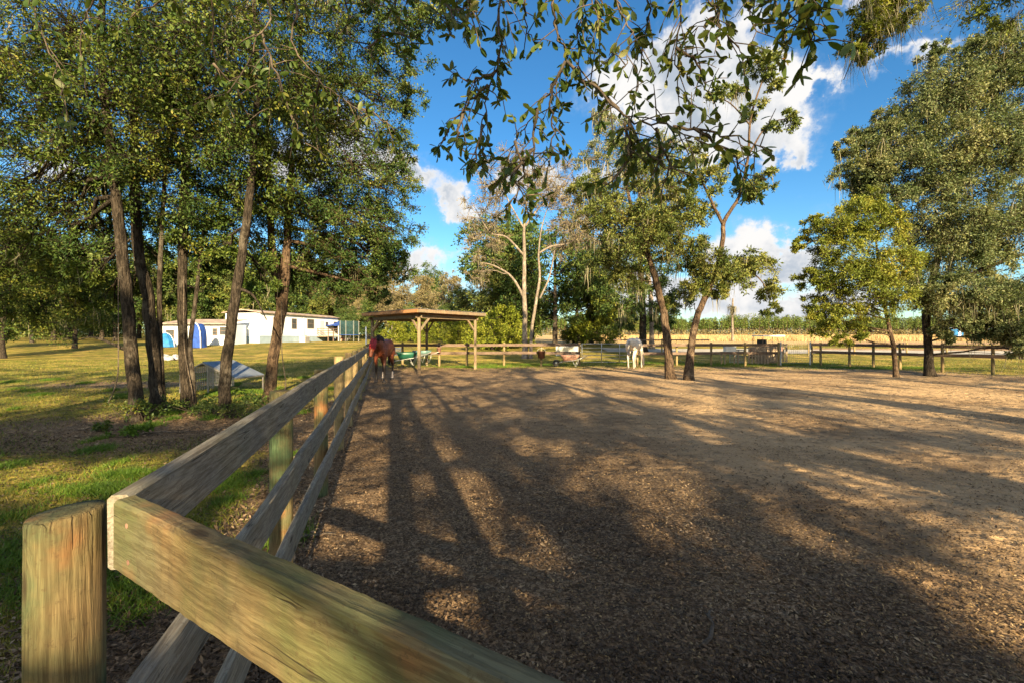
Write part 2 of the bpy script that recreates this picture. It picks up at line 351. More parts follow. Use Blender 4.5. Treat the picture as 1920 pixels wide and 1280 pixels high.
def m_ground():
    m, T, b = new_mat('ground'); geo = T.node('ShaderNodeNewGeometry').outputs['Position']
    gr = T.attr('grass'); fd = T.attr('field'); lt = T.attr('leafy'); sd = T.attr('sandy')
    big = T.noise(geo, .45, 5, .6); mid = T.noise(geo, 2.6, 6, .65); fine = T.noise(geo, 26, 4, .7); chips = T.voro(T.scale(geo, (1, 1, .2)), 75, 'F1', 'Color')
    chv = T.node('ShaderNodeSeparateColor'); T.l.new(chips, chv.inputs[0])
    dirt = T.mix(T.rng(mid, .32, .68), (.13, .085, .052), (.29, .20, .115))
    dirt = T.mix(T.math('MULTIPLY', sd, T.rng(big, .3, .6)), dirt, (.46, .32, .18))
    leafy = T.ramp(chv.outputs[0], [(0, (.045, .029, .018)), (.4, (.11, .072, .042)), (.75, (.21, .145, .088)), (1, (.32, .23, .14))])
    dirt = T.mix(T.math('MULTIPLY', T.rng(T.math('ADD', T.math('MULTIPLY', lt, 1.2), T.math('SUBTRACT', mid, .5)), .25, .8), .9), dirt, leafy)
    dirt = T.mix(T.math('MULTIPLY', T.rng(T.noise(geo, 5.5, 6, .7), .5, .66), .45), dirt, (.085, .055, .036))
    dirt = T.mix(T.math('MULTIPLY', T.rng(fine, .5, .75), .4), dirt, (.05, .036, .028))
    dirt = T.mix(T.math('MULTIPLY', T.rng(fine, .56, .30), .16), dirt, (.42, .33, .24))
    g = T.mix(T.rng(mid, .35, .65), (.075, .095, .015), (.25, .21, .04))
    g = T.mix(T.rng(big, .42, .66), g, (.40, .29, .075))
    g = T.mix(T.math('MULTIPLY', T.rng(T.noise(geo, 1.15, 7, .72), .50, .64), .7), g, (.15, .095, .045))
    g = T.mix(T.math('MULTIPLY', T.rng(fine, .45, .7), .55), g, (.035, .055, .012))
    f = T.mix(T.rng(T.noise(T.scale(geo, (.06, .5, 1)), 1.0, 6, .7), .35, .65), (.38, .265, .12), (.52, .39, .21))
    f = T.mix(T.math('MULTIPLY', T.rng(T.noise(geo, .12, 5, .65), .5, .7), .5), f, (.22, .20, .07))
    edge = T.math('ADD', gr, T.math('MULTIPLY', T.math('SUBTRACT', T.noise(geo, 1.4, 6, .7), .5), .9))
    c = T.mix(T.rng(edge, .38, .62), dirt, g)
    c = T.mix(fd, c, f)
    T.put(b.inputs['Base Color'], c); b.inputs['Roughness'].default_value = .95; b.inputs['Specular IOR Level'].default_value = .12
    h = T.math('ADD', T.math('MULTIPLY', fine, .7), T.math('MULTIPLY', chv.outputs[1], .45))
    h = T.math('ADD', h, T.math('MULTIPLY', mid, 2.4)); h = T.math('ADD', h, T.math('MULTIPLY', T.rng(T.voro(geo, 4.5), .1, .45), 1.6))
    T.put(b.inputs['Normal'], T.bump(h, .8, .03)); return m
M['ground'] = m_ground()
def m_lane():
    m, T, b = new_mat('lane'); geo = T.node('ShaderNodeNewGeometry').outputs['Position']
    c = T.mix(T.rng(T.noise(geo, 1.2, 6, .7), .35, .65), (.26, .24, .21), (.38, .36, .32)); T.put(b.inputs['Base Color'], c)
    b.inputs['Roughness'].default_value = .95; T.put(b.inputs['Normal'], T.bump(T.noise(geo, 20, 4), .5, .02)); return m
M['lane'] = m_lane()

# ------------------------------------------------------------------ ground
def fence_x(y): return -0.48 - 0.283 * y
def zone_masks(x, y):
    sm = lambda a, lo, hi: np.clip((a - lo) / (hi - lo), 0, 1)
    left = sm(fence_x(y) - x, .1, 1.0)                       # lawn left of the board fence
    back = sm(y, 19.0, 25.5)                                 # paddock edge grows grass again
    right = sm(x - 15, 0, 6) * sm(y, 15, 20)
    grass = np.clip(np.maximum.reduce([left, back * .85, right * .8]), 0, 1)
    d1 = np.exp(-(((x + 5.6) / 4.0) ** 2 + ((y - 7.6) / 2.0) ** 2) * .9)   # leaf litter under the tree cluster
    d2 = np.exp(-((fence_x(y) - x - .2) / .8) ** 2)
    d3 = np.exp(-(((x + 12.0) / 4.5) ** 2 + ((y - 14.5) / 1.6) ** 2))
    d4 = np.exp(-(((x + 1.9) / 1.1) ** 2 + ((y - 2.0) / .45) ** 2))
    grass = grass - 1.05 * d1 - .55 * d2 * (x < fence_x(y)) - .8 * d3 - .5 * d4
    field = sm(y, 44, 50) * sm(x, -5, 3)
    leafy = np.clip(1.0 - np.hypot(x - .5, y - 2) / 7, 0, .8) + d1 + d2 * .8 + d4
    leafy = leafy - np.clip((x - 1.5) / 5, 0, .55)
    sandy = np.clip(.25 + (x - 0) / 7, 0, 1) * np.clip(y / 3, 0, 1)
    return grass, field, np.clip(leafy, 0, 1), np.clip(sandy, 0, 1)
def build_ground():
    n = 330
    u = np.linspace(-1, 1, n); xs = 6 * np.sinh(u * 6.2) ; xs = xs / xs.max() * 1500
    v = np.linspace(0, 1, n); ys = -40 + 0 * v; ys = np.concatenate([np.linspace(-60, 0, 25)[:-1], 1600 * (np.sinh(v * 6.5) / np.sinh(6.5))])
    X, Y = np.meshgrid(xs, ys); Z = terrain(X, Y)
    V = np.stack([X, Y, Z], -1).reshape(-1, 3); r, c = X.shape
    i = np.arange((r - 1) * c).reshape(r - 1, c)[:, :-1].ravel()
    me = np_mesh('ground', V, np.stack([i, i + 1, i + c + 1, i + c], -1))
    ms = zone_masks(X.ravel(), Y.ravel())
    for nm, a in zip(('grass', 'field', 'leafy', 'sandy'), ms):
        at = me.attributes.new(nm, 'FLOAT', 'POINT'); at.data.foreach_set('value', a.astype(np.float32))
    o = link('ground', me, M['ground'], None, True); tag(o, kind='structure')
build_ground()
def build_lane():
    xs = np.linspace(8, 60, 60); V = []; Fc = []
    for x in xs:
        y0 = 37.5 - .10 * (x - 8); 
        for dy in (0, 1.3, 2.6, 4.0): V.append((x, y0 + dy, tz(x, y0 + dy) + .03))
    for i in range(len(xs) - 1):
        for k in range(3): a = i * 4 + k; Fc.append((a, a + 4, a + 5, a + 1))
    o = link('lane', np_mesh('lane', np.array(V), np.array(Fc)), M['lane']); tag(o, kind='structure')
build_lane()

# ------------------------------------------------------------------ foliage machinery
def nrm(a): return a / np.maximum(np.linalg.norm(a, axis=-1, keepdims=True), 1e-9)
def leaf_quads(P, Dr, L, Wd, rng, updown=.5):
    n = len(P); up = rng.normal(size=(n, 3)); up[:, 2] += updown * 2
    Dr = nrm(Dr); S = nrm(np.cross(Dr, up)); N = np.cross(S, Dr)
    L = np.asarray(L)[:, None] if np.ndim(L) else L; Wd = np.asarray(Wd)[:, None] if np.ndim(Wd) else Wd
    a = P; c = P + Dr * L; m = P + Dr * L * .52
    V = np.stack([a, m + S * Wd * .5 + N * L * .06, c - N * L * .05, m - S * Wd * .5 + N * L * .06], 1).reshape(-1, 3)
    Fc = np.arange(n * 4).reshape(n, 4); return V, Fc
def prisms(P0, P1, r0, r1):
    """thin three sided twigs"""
    n = len(P0); d = nrm(P1 - P0); up = np.where(np.abs(d[:, 2:3]) < .9, np.array([[0, 0, 1.0]]), np.array([[1.0, 0, 0]]))
    s = nrm(np.cross(d, up)); u = np.cross(s, d); V = []
    for k in range(3):
        a = 2 * math.pi * k / 3; o = s * math.cos(a) + u * math.sin(a); V.append(P0 + o * np.reshape(r0, (-1, 1)))
    for k in range(3):
        a = 2 * math.pi * k / 3; o = s * math.cos(a) + u * math.sin(a); V.append(P1 + o * np.reshape(r1, (-1, 1)))
    V = np.stack(V, 1).reshape(-1, 3); b = (np.arange(n) * 6)[:, None]
    Fc = np.concatenate([b + np.array([[k, (k + 1) % 3, 3 + (k + 1) % 3, 3 + k]]) for k in range(3)], 0); return V, Fc
def crown(rng, clumps, size, ntw, nlf, lsz, droop=.15, centre=None, aspect=.42, jit=.35):
    """clumps (n,3), size (n,) -> leaves laid along little twigs that radiate from each clump"""
    n = len(clumps); C = np.repeat(clumps, ntw, 0); S = np.repeat(size, ntw)
    d = rng.normal(size=(n * ntw, 3)); d[:, 2] *= .65; d = nrm(d)
    if centre is not None: d = nrm(d + .55 * nrm(C - centre))
    d[:, 2] -= droop; d = nrm(d); Ln = S * rng.uniform(.55, 1.15, n * ntw); tip = C + d * Ln[:, None]
    m = n * ntw; t = rng.uniform(.12, 1.02, (m, nlf)); 
    P = C[:, None] + d[:, None] * (Ln[:, None] * t)[..., None]; P = P + rng.normal(size=P.shape) * (S[:, None, None] * .13 * jit / .35)
    P[..., 2] -= (t ** 2) * Ln[:, None] * droop * .8
    Dr = d[:, None] * .7 + rng.normal(size=P.shape) * .8; P = P.reshape(-1, 3); Dr = Dr.reshape(-1, 3)
    k = len(P); L = lsz * rng.uniform(.6, 1.3, k); V, Fc = leaf_quads(P, Dr, L, L * aspect * rng.uniform(.8, 1.2, k), rng)
    cv = np.repeat(rng.uniform(-.22, .22, n), ntw * nlf); v = np.clip(rng.beta(2, 2.6, k) + cv, 0, 1)
    return V, Fc, v, C, tip
def clump_pts(rng, c, r, n, shell=.55):
    u = nrm(rng.normal(size=(n, 3))); q = rng.uniform(shell ** 3, 1, n) ** (1 / 3.); q[: n // 4] = rng.uniform(.1, .7, n // 4)
    return np.array(c) + u * q[:, None] * np.array(r)
def bez(a, b, sag=.0, n=6, wob=.0, rr=random):
    a, b = Vector(a), Vector(b); m = (a + b) / 2 + Vector((0, 0, sag)); out = []
    for i in range(n + 1):
        t = i / n; p = a * (1 - t) ** 2 + m * 2 * t * (1 - t) + b * t * t
        if 0 < i < n and wob: p += Vector([rr.uniform(-wob, wob) for _ in range(3)])
        out.append(p)
    return out
def moss_strands(rng, P, ln, w):
    n = len(P); k = 4; V = []; Fc = []; seg = 3
    L = ln * rng.uniform(.4, 1.3, n); a = rng.uniform(0, math.tau, n); s = np.stack([np.cos(a), np.sin(a), 0 * a], 1)
    pts = [P]; off = rng.normal(size=(n, 3)) * .04
    for i in range(1, seg + 1): pts.append(P + np.array([0, 0, -1.0]) * (L * i / seg)[:, None] + off * i * (ln ** .5) + rng.normal(size=(n, 3)) * w * 1.2)
    ws = [w * .8, w, w * .7, w * .08]
    for i in range(seg + 1): V += [pts[i] + s * ws[i], pts[i] - s * ws[i]]
    V = np.stack(V, 1).reshape(-1, 3); b = (np.arange(n) * 2 * (seg + 1))[:, None]
    Fc = np.concatenate([b + np.array([[2 * i, 2 * i + 1, 2 * i + 3, 2 * i + 2]]) for i in range(seg)], 0)
    return V, Fc, np.tile(rng.uniform(0, 1, n), seg)
def smooth_path(pts, n=4):
    """Catmull-Rom through (x,y,z,r) points"""
    P = [np.array(p, float) for p in pts]; P = [2 * P[0] - P[1]] + P + [2 * P[-1] - P[-2]]; out = []
    for i in range(1, len(P) - 2):
        for k in range(n):
            t = k / n; a, b, c, d = P[i - 1:i + 3]
            out.append(.5 * ((2 * b) + (-a + c) * t + (2 * a - 5 * b + 4 * c - d) * t * t + (-a + 3 * b - 3 * c + d) * t ** 3))
    out.append(P[-2]); return out
def tree(name, label, cat, trunks, blobs, lsz, leaf, bark, seed, ntw=9, nlf=10, twig_r=.006, droop=.15, moss=None, group=None, origin=None,
         flare=1.5, aspect=.42, shell=.55, csize=.34, stems=True, sides=12, extra_limbs=(), parts=('trunk', 'branches', 'crown'), hang=2.0):
    """trunks: lists of (x,y,z,r) in world space; blobs: (centre, radii, number of clumps). Parts: trunk, branches, crown, moss"""
    rng = np.random.default_rng(seed); rr = random.Random(seed)
    b0 = Vector(trunks[0][0][:3]) if origin is None else Vector(origin); root = empty(name, b0, 0, label, cat, group); o3 = np.array(b0)
    mb = MB(); sk = []
    for ti, tp in enumerate(list(trunks) + list(extra_limbs)):
        pts = smooth_path(tp, 5); 
        if ti < len(trunks) and flare > 1:
            z0 = pts[0][2]
            for p in pts:
                h = p[2] - z0; p[3] *= 1 + (flare - 1) * math.exp(-h / .22)
            pts = [np.array([*pts[0][:2], pts[0][2] - .15, pts[0][3] * 1.15])] + pts
        for p in pts[1:-1]: p[:3] += rng.normal(size=3) * p[3] * .07
        mb.tube([Vector(p[:3]) - b0 for p in pts], [max(p[3], .004) for p in pts], sides, True, noise=.07, seed=seed + ti); sk += pts
    sk = np.array(sk); bm = MB(); CL = []; SZ = []; CE = []; P0 = []; P1 = []; R0 = []; R1 = []
    for c, r, n in blobs:
        c = np.array(c, float); r = np.array(r if hasattr(r, '__len__') else (r, r, r * .8), float)
        d = np.linalg.norm(sk[:, :3] - c, axis=1) + (hang * np.maximum(sk[:, 2] - c[2] + .2 * r[2], 0) if hang > 0 else -hang * np.abs(sk[:, 2] - c[2] - .35 * np.hypot(sk[:, 0] - c[0], sk[:, 1] - c[1]))); j = int(np.argmin(d)); a = sk[j]
        Lb = np.linalg.norm(a[:3] - c); br = min(a[3] * .55, .014 * Lb + .012)
        path = bez(a[:3], c, .12 * Lb, 5, .04 * Lb, rr)
        bm.tube([p - b0 for p in path], np.linspace(br, br * .35, 6), 6, True)
        pc = clump_pts(rng, c, r, n, shell); CL.append(pc); sz = np.mean(r) * csize * rng.uniform(.65, 1.35, n); SZ.append(sz); CE.append(np.repeat(c[None], n, 0))
        pp = np.array([list(p) for p in path])
        if stems:
            for k in range(n):
                q = pp[rr.randrange(2, 6)]; m_ = (q + pc[k]) / 2 + rng.normal(size=3) * .06 * np.linalg.norm(q - pc[k]) + np.array([0, 0, .08 * np.linalg.norm(q - pc[k])])
                w = br * .3; P0 += [q, m_]; P1 += [m_, pc[k]]; R0 += [w, w * .65]; R1 += [w * .65, w * .3]
    CL = np.concatenate(CL); SZ = np.concatenate(SZ); CE = np.concatenate(CE)
    V, Fc, v, C, tip = crown(rng, CL, SZ, ntw, nlf, lsz, droop, np.repeat(CE, ntw, 0), aspect)
    mb.build(parts[0], bark, root, True)
    PV, PF = prisms(C, tip, np.full(len(C), twig_r), np.full(len(C), twig_r * .4))
    V2 = [PV]; F2 = [PF]; off = len(PV)
    if P0:
        a, f = prisms(np.array(P0), np.array(P1), np.array(R0), np.array(R1)); V2.append(a); F2.append(f + off); off += len(a)
    bo = np.array(bm.v).reshape(-1, 3) + o3; bq = np.array([f for f in bm.f if len(f) == 4]); V2.append(bo); F2.append(bq + off)
    link(parts[1], np_mesh(parts[1], np.concatenate(V2) - o3, np.concatenate(F2)), bark, root, True)
    link(parts[2], np_mesh(parts[2], V - o3, Fc, v), leaf, root)
    if moss:
        nm, ln, w = moss; idx = rng.integers(0, len(CL), nm // 9 + 1); Pm = (CL[idx][:, None] + rng.normal(size=(len(idx), 9, 3)) * np.array([.10, .10, .05]) * (ln ** .5) * 1.6).reshape(-1, 3)
        a, f, vv = moss_strands(rng, Pm, ln, w); link('moss', np_mesh('moss', a - o3, f, vv), M['moss'], root)['kind'] = 'stuff'
    return root
def tk(pts):
    """trunk from (px, py, depth, radius) in photograph pixels"""
    out = []
    for px, py, d, r in pts:
        p = W(px, py, d); out.append((p.x, p.y, p.z, r))
    return out
def base_on(pts):
    x, y, z, r = pts[0]; pts[0] = (x, y, tz(x, y) - .02, r); return pts
def B(px, py, d, rx, ry=None, rz=None, n=40):
    p = W(px, py, d); return (tuple(p), (rx, ry or rx, rz or rx * .8), n)

# ------------------------------------------------------------------ fences
def board(name, a, b, width, thick, mat, parent, seed=0, n=12, wob=.004, side=0.0):
    """a board whose local X runs from a to b; width is vertical; side shifts the thickness to the left (+) or right (-)"""
    a, b = Vector(a), Vector(b); L = (b - a).length; rr = random.Random(seed); r = min(.006, thick * .2); mb = MB()
    hw, ht = width / 2, thick / 2; sec = [(-ht + r, -hw), (ht - r, -hw), (ht, -hw + r), (ht, hw - r), (ht - r, hw), (-ht + r, hw), (-ht, hw - r), (-ht, -hw + r)]
    ph = rr.uniform(0, 6); k = len(sec)
    for i in range(n + 1):
        x = L * i / n; oy = math.sin(x * 1.7 + ph) * wob + rr.uniform(-wob, wob) * .3; oz = math.sin(x * 1.1 + ph * 2) * wob * 1.2
        for y, z in sec: mb.v.append((x, y + side * ht + oy + rr.uniform(-1, 1) * wob * .12, z + oz + rr.uniform(-1, 1) * wob * .25))
    for i in range(n):
        for j in range(k): p = i * k + j; q = i * k + (j + 1) % k; mb.f.append((p, p + k, q + k, q))
    mb.f.append(tuple(range(k))); mb.f.append(tuple(n * k + j for j in range(k))[::-1])
    o = mb.build(name, mat, parent)
    X = (b - a).normalized(); Z = Vector((0, 0, 1)); Y = Z.cross(X).normalized(); Z = X.cross(Y)
    Mx = Matrix((X, Y, Z)).transposed().to_4x4(); po = parent.location if parent is not None else Vector()
    Mx.translation = a - po; o.matrix_basis = Mx; return o
def post(name, x, y, ztop, r, mat, parent, seed=0, n=16, z0=None, tilt=0.0):
    rr = random.Random(seed); mb = MB(); zb = (tz(x, y) if z0 is None else z0) - .05; h = ztop - zb
    zs = [0] + [h * t for t in (.1, .25, .4, .55, .7, .85, .96)] + [h - .012, h - .003, h - .001]; rs = [1.04, 1.03, 1.01, 1, 1, .99, .99, .98, .98, .95, .55]
    ph = rr.uniform(0, 6); am = [rr.uniform(-.02, .02) for _ in range(4)]
    for z, q in zip(zs, rs):
        for k in range(n):
            a = math.tau * k / n; w = 1 + am[0] * math.cos(2 * a + ph) + am[1] * math.cos(3 * a) + rr.uniform(-.006, .006)
            mb.v.append((r * q * w * math.cos(a), r * q * w * math.sin(a), z + (tilt * r * q * math.cos(a - .5) if z > h * .9 else 0)))
    for i in range(len(zs) - 1):
        for k in range(n): p = i * n + k; q = i * n + (k + 1) % n; mb.f.append((p, q, q + n, p + n))
    mb.f.append(tuple((len(zs) - 1) * n + k for k in range(n)))
    o = mb.build(name, mat, parent, True); po = parent.location if parent is not None else Vector(); o.location = Vector((x, y, zb)) - po; return o

# near run of fence, crossing right in front of the camera
f1 = empty('board_fence', (-.905, .92, 0), 0, 'close board fence run with olive stained top rail crossing the bottom left corner', 'fence')
post('post', -.905, .92, 1.150, .062, M['post_green'], f1, 3, 40, tilt=.10)
nd = Vector((.853, -.522, 0)).normalized(); na = Vector((-.711, .82, 0)) - nd * .022
for k, zt in enumerate((1.2, .82, .44)):
    board('rail', na + nd * 0 + Vector((0, 0, zt - .065)), na + nd * 2.6 + Vector((0, 0, zt - .065)), .13, .038, M['rail_near'] if k == 0 else M['rail_grey'], f1, 10 + k, 130, .003, 1.0)
post('post', na.x + nd.x * 2.5 - .03, na.y + nd.y * 2.5 + .12, 1.19, .06, M['post_green'], f1, 5, 20)
for (q, z) in ((.06, 1.168), (.066, 1.105)):
    mb = MB(); c = na + nd * q + Vector((0, 0, z)); nn_ = Vector((nd.y, -nd.x, 0)).normalized(); mb.tube([c + nn_ * -.004 - f1.location, c + nn_ * .002 - f1.location], .0045, 10); mb.build('nail', M['rust'], f1)
# long run on the left of the paddock
f2 = empty('board_fence', (fence_x(.9), .9, 0), 0, 'long weathered grey three board fence running away beside the lawn to the shelter', 'fence')
ys = [.9, 2.62, 4.28, 6.0, 7.65, 9.35, 11.1, 12.8, 14.5, 16.3, 18.0, 19.8, 21.6, 23.4]
for i, y in enumerate(ys[1:]):
    post('post', fence_x(y) - .112, y, tz(fence_x(y), y) + (1.19 if i < 2 else 1.235), .062, M['post_green'] if i < 2 else M['post_far'], f2, 20 + i, 20 if i < 4 else 10)
for k, zt in enumerate((1.2, .82, .455)):
    st = ys[0::2] + [ys[-1]] if k != 1 else [ys[0]] + ys[1::2]
    st = sorted(set(st)); st[0] = .862
    for i in range(len(st) - 1):
        a, b = st[i], st[i + 1]; jz = random.Random(i * 5 + k).uniform(-.008, .008); zz = lambda q: tz(fence_x(q), q) * (q > 3) + zt - .07 + jz
        board('rail', (fence_x(a + .004), a + .004, zz(a)), (fence_x(b - .004), b - .004, zz(b)), .14, .036, M['rail_grey'], f2, 40 + i * 3 + k, 16 if i < 3 else 4, .006, 1.0)
def fence_line(label, pts, posts, tops, width=.14, mat_r=None, mat_p=None, group=None, side=-1, pr=.06, tall=.06):
    """pts: polyline of (x,y); posts: list of (x,y)"""
    o = empty('rail_fence', (pts[0][0], pts[0][1], 0), 0, label, 'fence', group); mat_r = mat_r or M['rail_far']; mat_p = mat_p or M['post_far']
    for k, (x, y) in enumerate(posts): post('post', x, y, tz(x, y) + tops[0] + tall, pr, mat_p, o, k, 8)
    for i in range(len(pts) - 1):
        a, b = Vector((*pts[i], 0)), Vector((*pts[i + 1], 0)); n = max(1, round((b - a).length / 4.0))
        for j in range(n):
            p, q = a.lerp(b, j / n), a.lerp(b, (j + 1) / n)
            for t in tops:
                board('rail', (p.x, p.y, tz(p.x, p.y) + t - width / 2), (q.x, q.y, tz(q.x, q.y) + t - width / 2), width, .036, mat_r, o, i * 31 + j * 7 + int(t * 10), 3, .004, side)
    return o
def on(px, Y): return ((px - CX) / F * Y, Y)
YB = 23.5
fence_line('brown two rail fence behind the shelter ending at the metal gate', [(-7.1, YB), on(1087, YB)], [(x, y + .1) for x, y in [on(p, YB) for p in (754, 823, 875, 945, 1015, 1087)]], (1.16, .76))
fence_line('brown two rail fence behind the grey horse and the pair of leaning trees', [on(1196, YB), on(1462, YB + .6)], [(x, y + .1) for x, y in [on(p, YB + .3) for p in (1196, 1270, 1335, 1399, 1462)]], (1.16, .74))
def lineC(px):
    t = (px - CX) / F; s = (t * 25 - 16.5) / (2.9 + 6.7 * t); return (16.5 + 2.9 * s, 25 - 6.7 * s)
fence_line('dark two rail fence passing behind the two oaks at the right edge', [lineC(1518), lineC(2040)], [(lineC(p)[0] + .07, lineC(p)[1] + .07) for p in (1521, 1538, 1592, 1637, 1687, 1767, 1862, 1990)], (1.18, .80))
fence_line('low far fence across the pale lane behind the right hand oaks', [on(1515, 35), on(2000, 33)], [on(p, 34.6 - (p - 1515) / 300) for p in (1516, 1602, 1700, 1775, 1930)], (.95, .5), .12)
fence_line('thin rail beyond the gate seen between the two leaning trees', [on(1150, 34), on(1330, 34)], [on(p, 34) for p in (1241, 1300)], (1.2,), .09)
# tubular gate
g = empty('metal_gate', (*on(1089, YB), 0), 0, 'grey tubular metal gate left of the grey horse', 'gate')
gx0, gx1 = on(1091, YB)[0], on(1193, YB)[0]; L = gx1 - gx0; mb = MB()
for z in (.22, .40, .58, .76, .95, 1.16): mb.tube([(0, 0, z), (L, 0, z)], .019, 6)
mb.build('tube', M['steel'], g, True).location = (gx0 - g.location.x, 0, 0)
for x in (0, L * .36, L * .69, L): mb = MB(); mb.tube([(x, 0, .2), (x, 0, 1.18)], .024, 6); mb.build('upright', M['steel'], g, True).location = (gx0 - g.location.x, -.03, 0)
# pale wire panel between two slim posts
g = empty('wire_gate', (*on(1463, 24.1), 0), 0, 'pale wire mesh gate between two slim posts left of the right hand oaks', 'gate')
x0, y0 = on(1464, 24.1); x1, y1 = on(1519, 24.6)
for q in (0, 1):
    post('post', (x0, x1)[q], (y0, y1)[q], 1.25, .035, M['grey_wall'], g, q, 8, tz(x0, y0))
mb = MB(); dx, dy = x1 - x0, y1 - y0
for i in range(1, 14): mb.bar((dx * i / 14, dy * i / 14, .1), (dx * i / 14, dy * i / 14, 1.15), .006)
for z in np.linspace(.1, 1.15, 9): mb.bar((0, 0, z), (dx, dy, z), .007)
mb.build('wire_mesh', M['wire'], g).location = (x0 - g.location.x, y0 - g.location.y, tz(x0, y0))

# ------------------------------------------------------------------ timber shelter
S0, SR, SL = Vector((-3.84, 18.75, 0)), Vector((-1.75, 21.6, 0)), Vector((-6.62, 21.5, 0)); SB = Vector((-4.55, 24.2, 0))
sh = empty('shelter', S0, 0, 'open timber shelter with a flat tin roof on four braced posts', 'shelter'); rel = lambda v: Vector(v) - S0
def sq_post(p, ztop, w=.115):
    mb = MB(); mb.bar(Vector((p.x, p.y, tz(p.x, p.y) - .05)) - S0, Vector((p.x, p.y, ztop)) - S0, w); return mb.build('post', M['shed_wood'], sh)
for p in (S0, SR, SL, SB): sq_post(p, 2.32)
def edge(a, b, z, w, h, ov, nm, mat):
    h = min(h, .145)
    d = (b - a).normalized(); mb = MB(); mb.bar(rel(a - d * ov + Vector((0, 0, z))), rel(b + d * ov + Vector((0, 0, z))), w, h); return mb.build(nm, mat, sh)
for a, b in ((S0, SR), (S0, SL), (SL, SB), (SR, SB)): edge(a, b, 2.36, .05, .19, .18, 'beam', M['shed_wood'])
u1 = (SR - S0); u2 = (SL - S0); c00, c10, c01, c11 = S0, SR, SL, SB
def roofpt(s, t, z): p = (c00 * (1 - s) + c10 * s) * (1 - t) + (c01 * (1 - s) + c11 * s) * t; return Vector((p.x, p.y, z)) - S0
for i in range(9):
    s = -.07 + 1.14 * i / 8; mb = MB(); mb.bar(roofpt(s, -.07, 2.525), roofpt(s, 1.07, 2.525), .045, .13); mb.build('rafter', M['rafter'], sh)
mb = MB(); n = 12
for i in range(n):
    t0 = -.09 + 1.18 * i / n; t1 = t0 + 1.18 / n * .93; a, b, c, d = roofpt(-.09, t0, 2.594), roofpt(1.09, t0, 2.594), roofpt(1.09, t1, 2.594), roofpt(-.09, t1, 2.594); up = Vector((0, 0, .018))
    mb.add([a, b, c, d, a + up, b + up, c + up, d + up], [(0, 3, 2, 1), (4, 5, 6, 7), (0, 1, 5, 4), (1, 2, 6, 5), (2, 3, 7, 6), (3, 0, 4, 7)])
mb.build('deck', M['rafter'], sh)
mb = MB(); n = 44; R = []
for i in range(n + 1):
    s = -.11 + 1.22 * i / n; z = 2.638 + .012 * math.sin(i * math.pi / 2 * 1.0); R.append((roofpt(s, -.11, z), roofpt(s, 1.11, z)))
for i in range(n): a, b = R[i]; c, d = R[i + 1]; mb.add([a, b, d, c], [(0, 1, 2, 3)])
ro = mb.build('tin_roof', M['tin'], sh, True); sm = ro.modifiers.new('thickness', 'SOLIDIFY'); sm.thickness = .006
def fascia(s0, t0, s1, t1, mat, nm='fascia'):
    mb = MB(); mb.bar(roofpt(s0, t0, 2.555), roofpt(s1, t1, 2.555), .028, .13); mb.build(nm, mat, sh)
fascia(-.10, -.105, 1.10, -.105, M['shed_wood']); fascia(-.105, -.10, -.105, 1.10, M['rafter']); fascia(1.105, -.1, 1.105, 1.1, M['shed_wood']); fascia(-.1, 1.105, 1.1, 1.105, M['shed_wood'])
for p, q in ((S0, SR), (S0, SL), (SR, S0), (SR, SB), (SL, S0), (SL, SB), (SB, SR), (SB, SL)):
    d = (q - p).normalized(); mb = MB(); mb.bar(rel(p + d * .05 + Vector((0, 0, 1.78))), rel(p + d * .55 + Vector((0, 0, 2.30))), .05, .09); mb.build('brace', M['shed_wood'], sh)

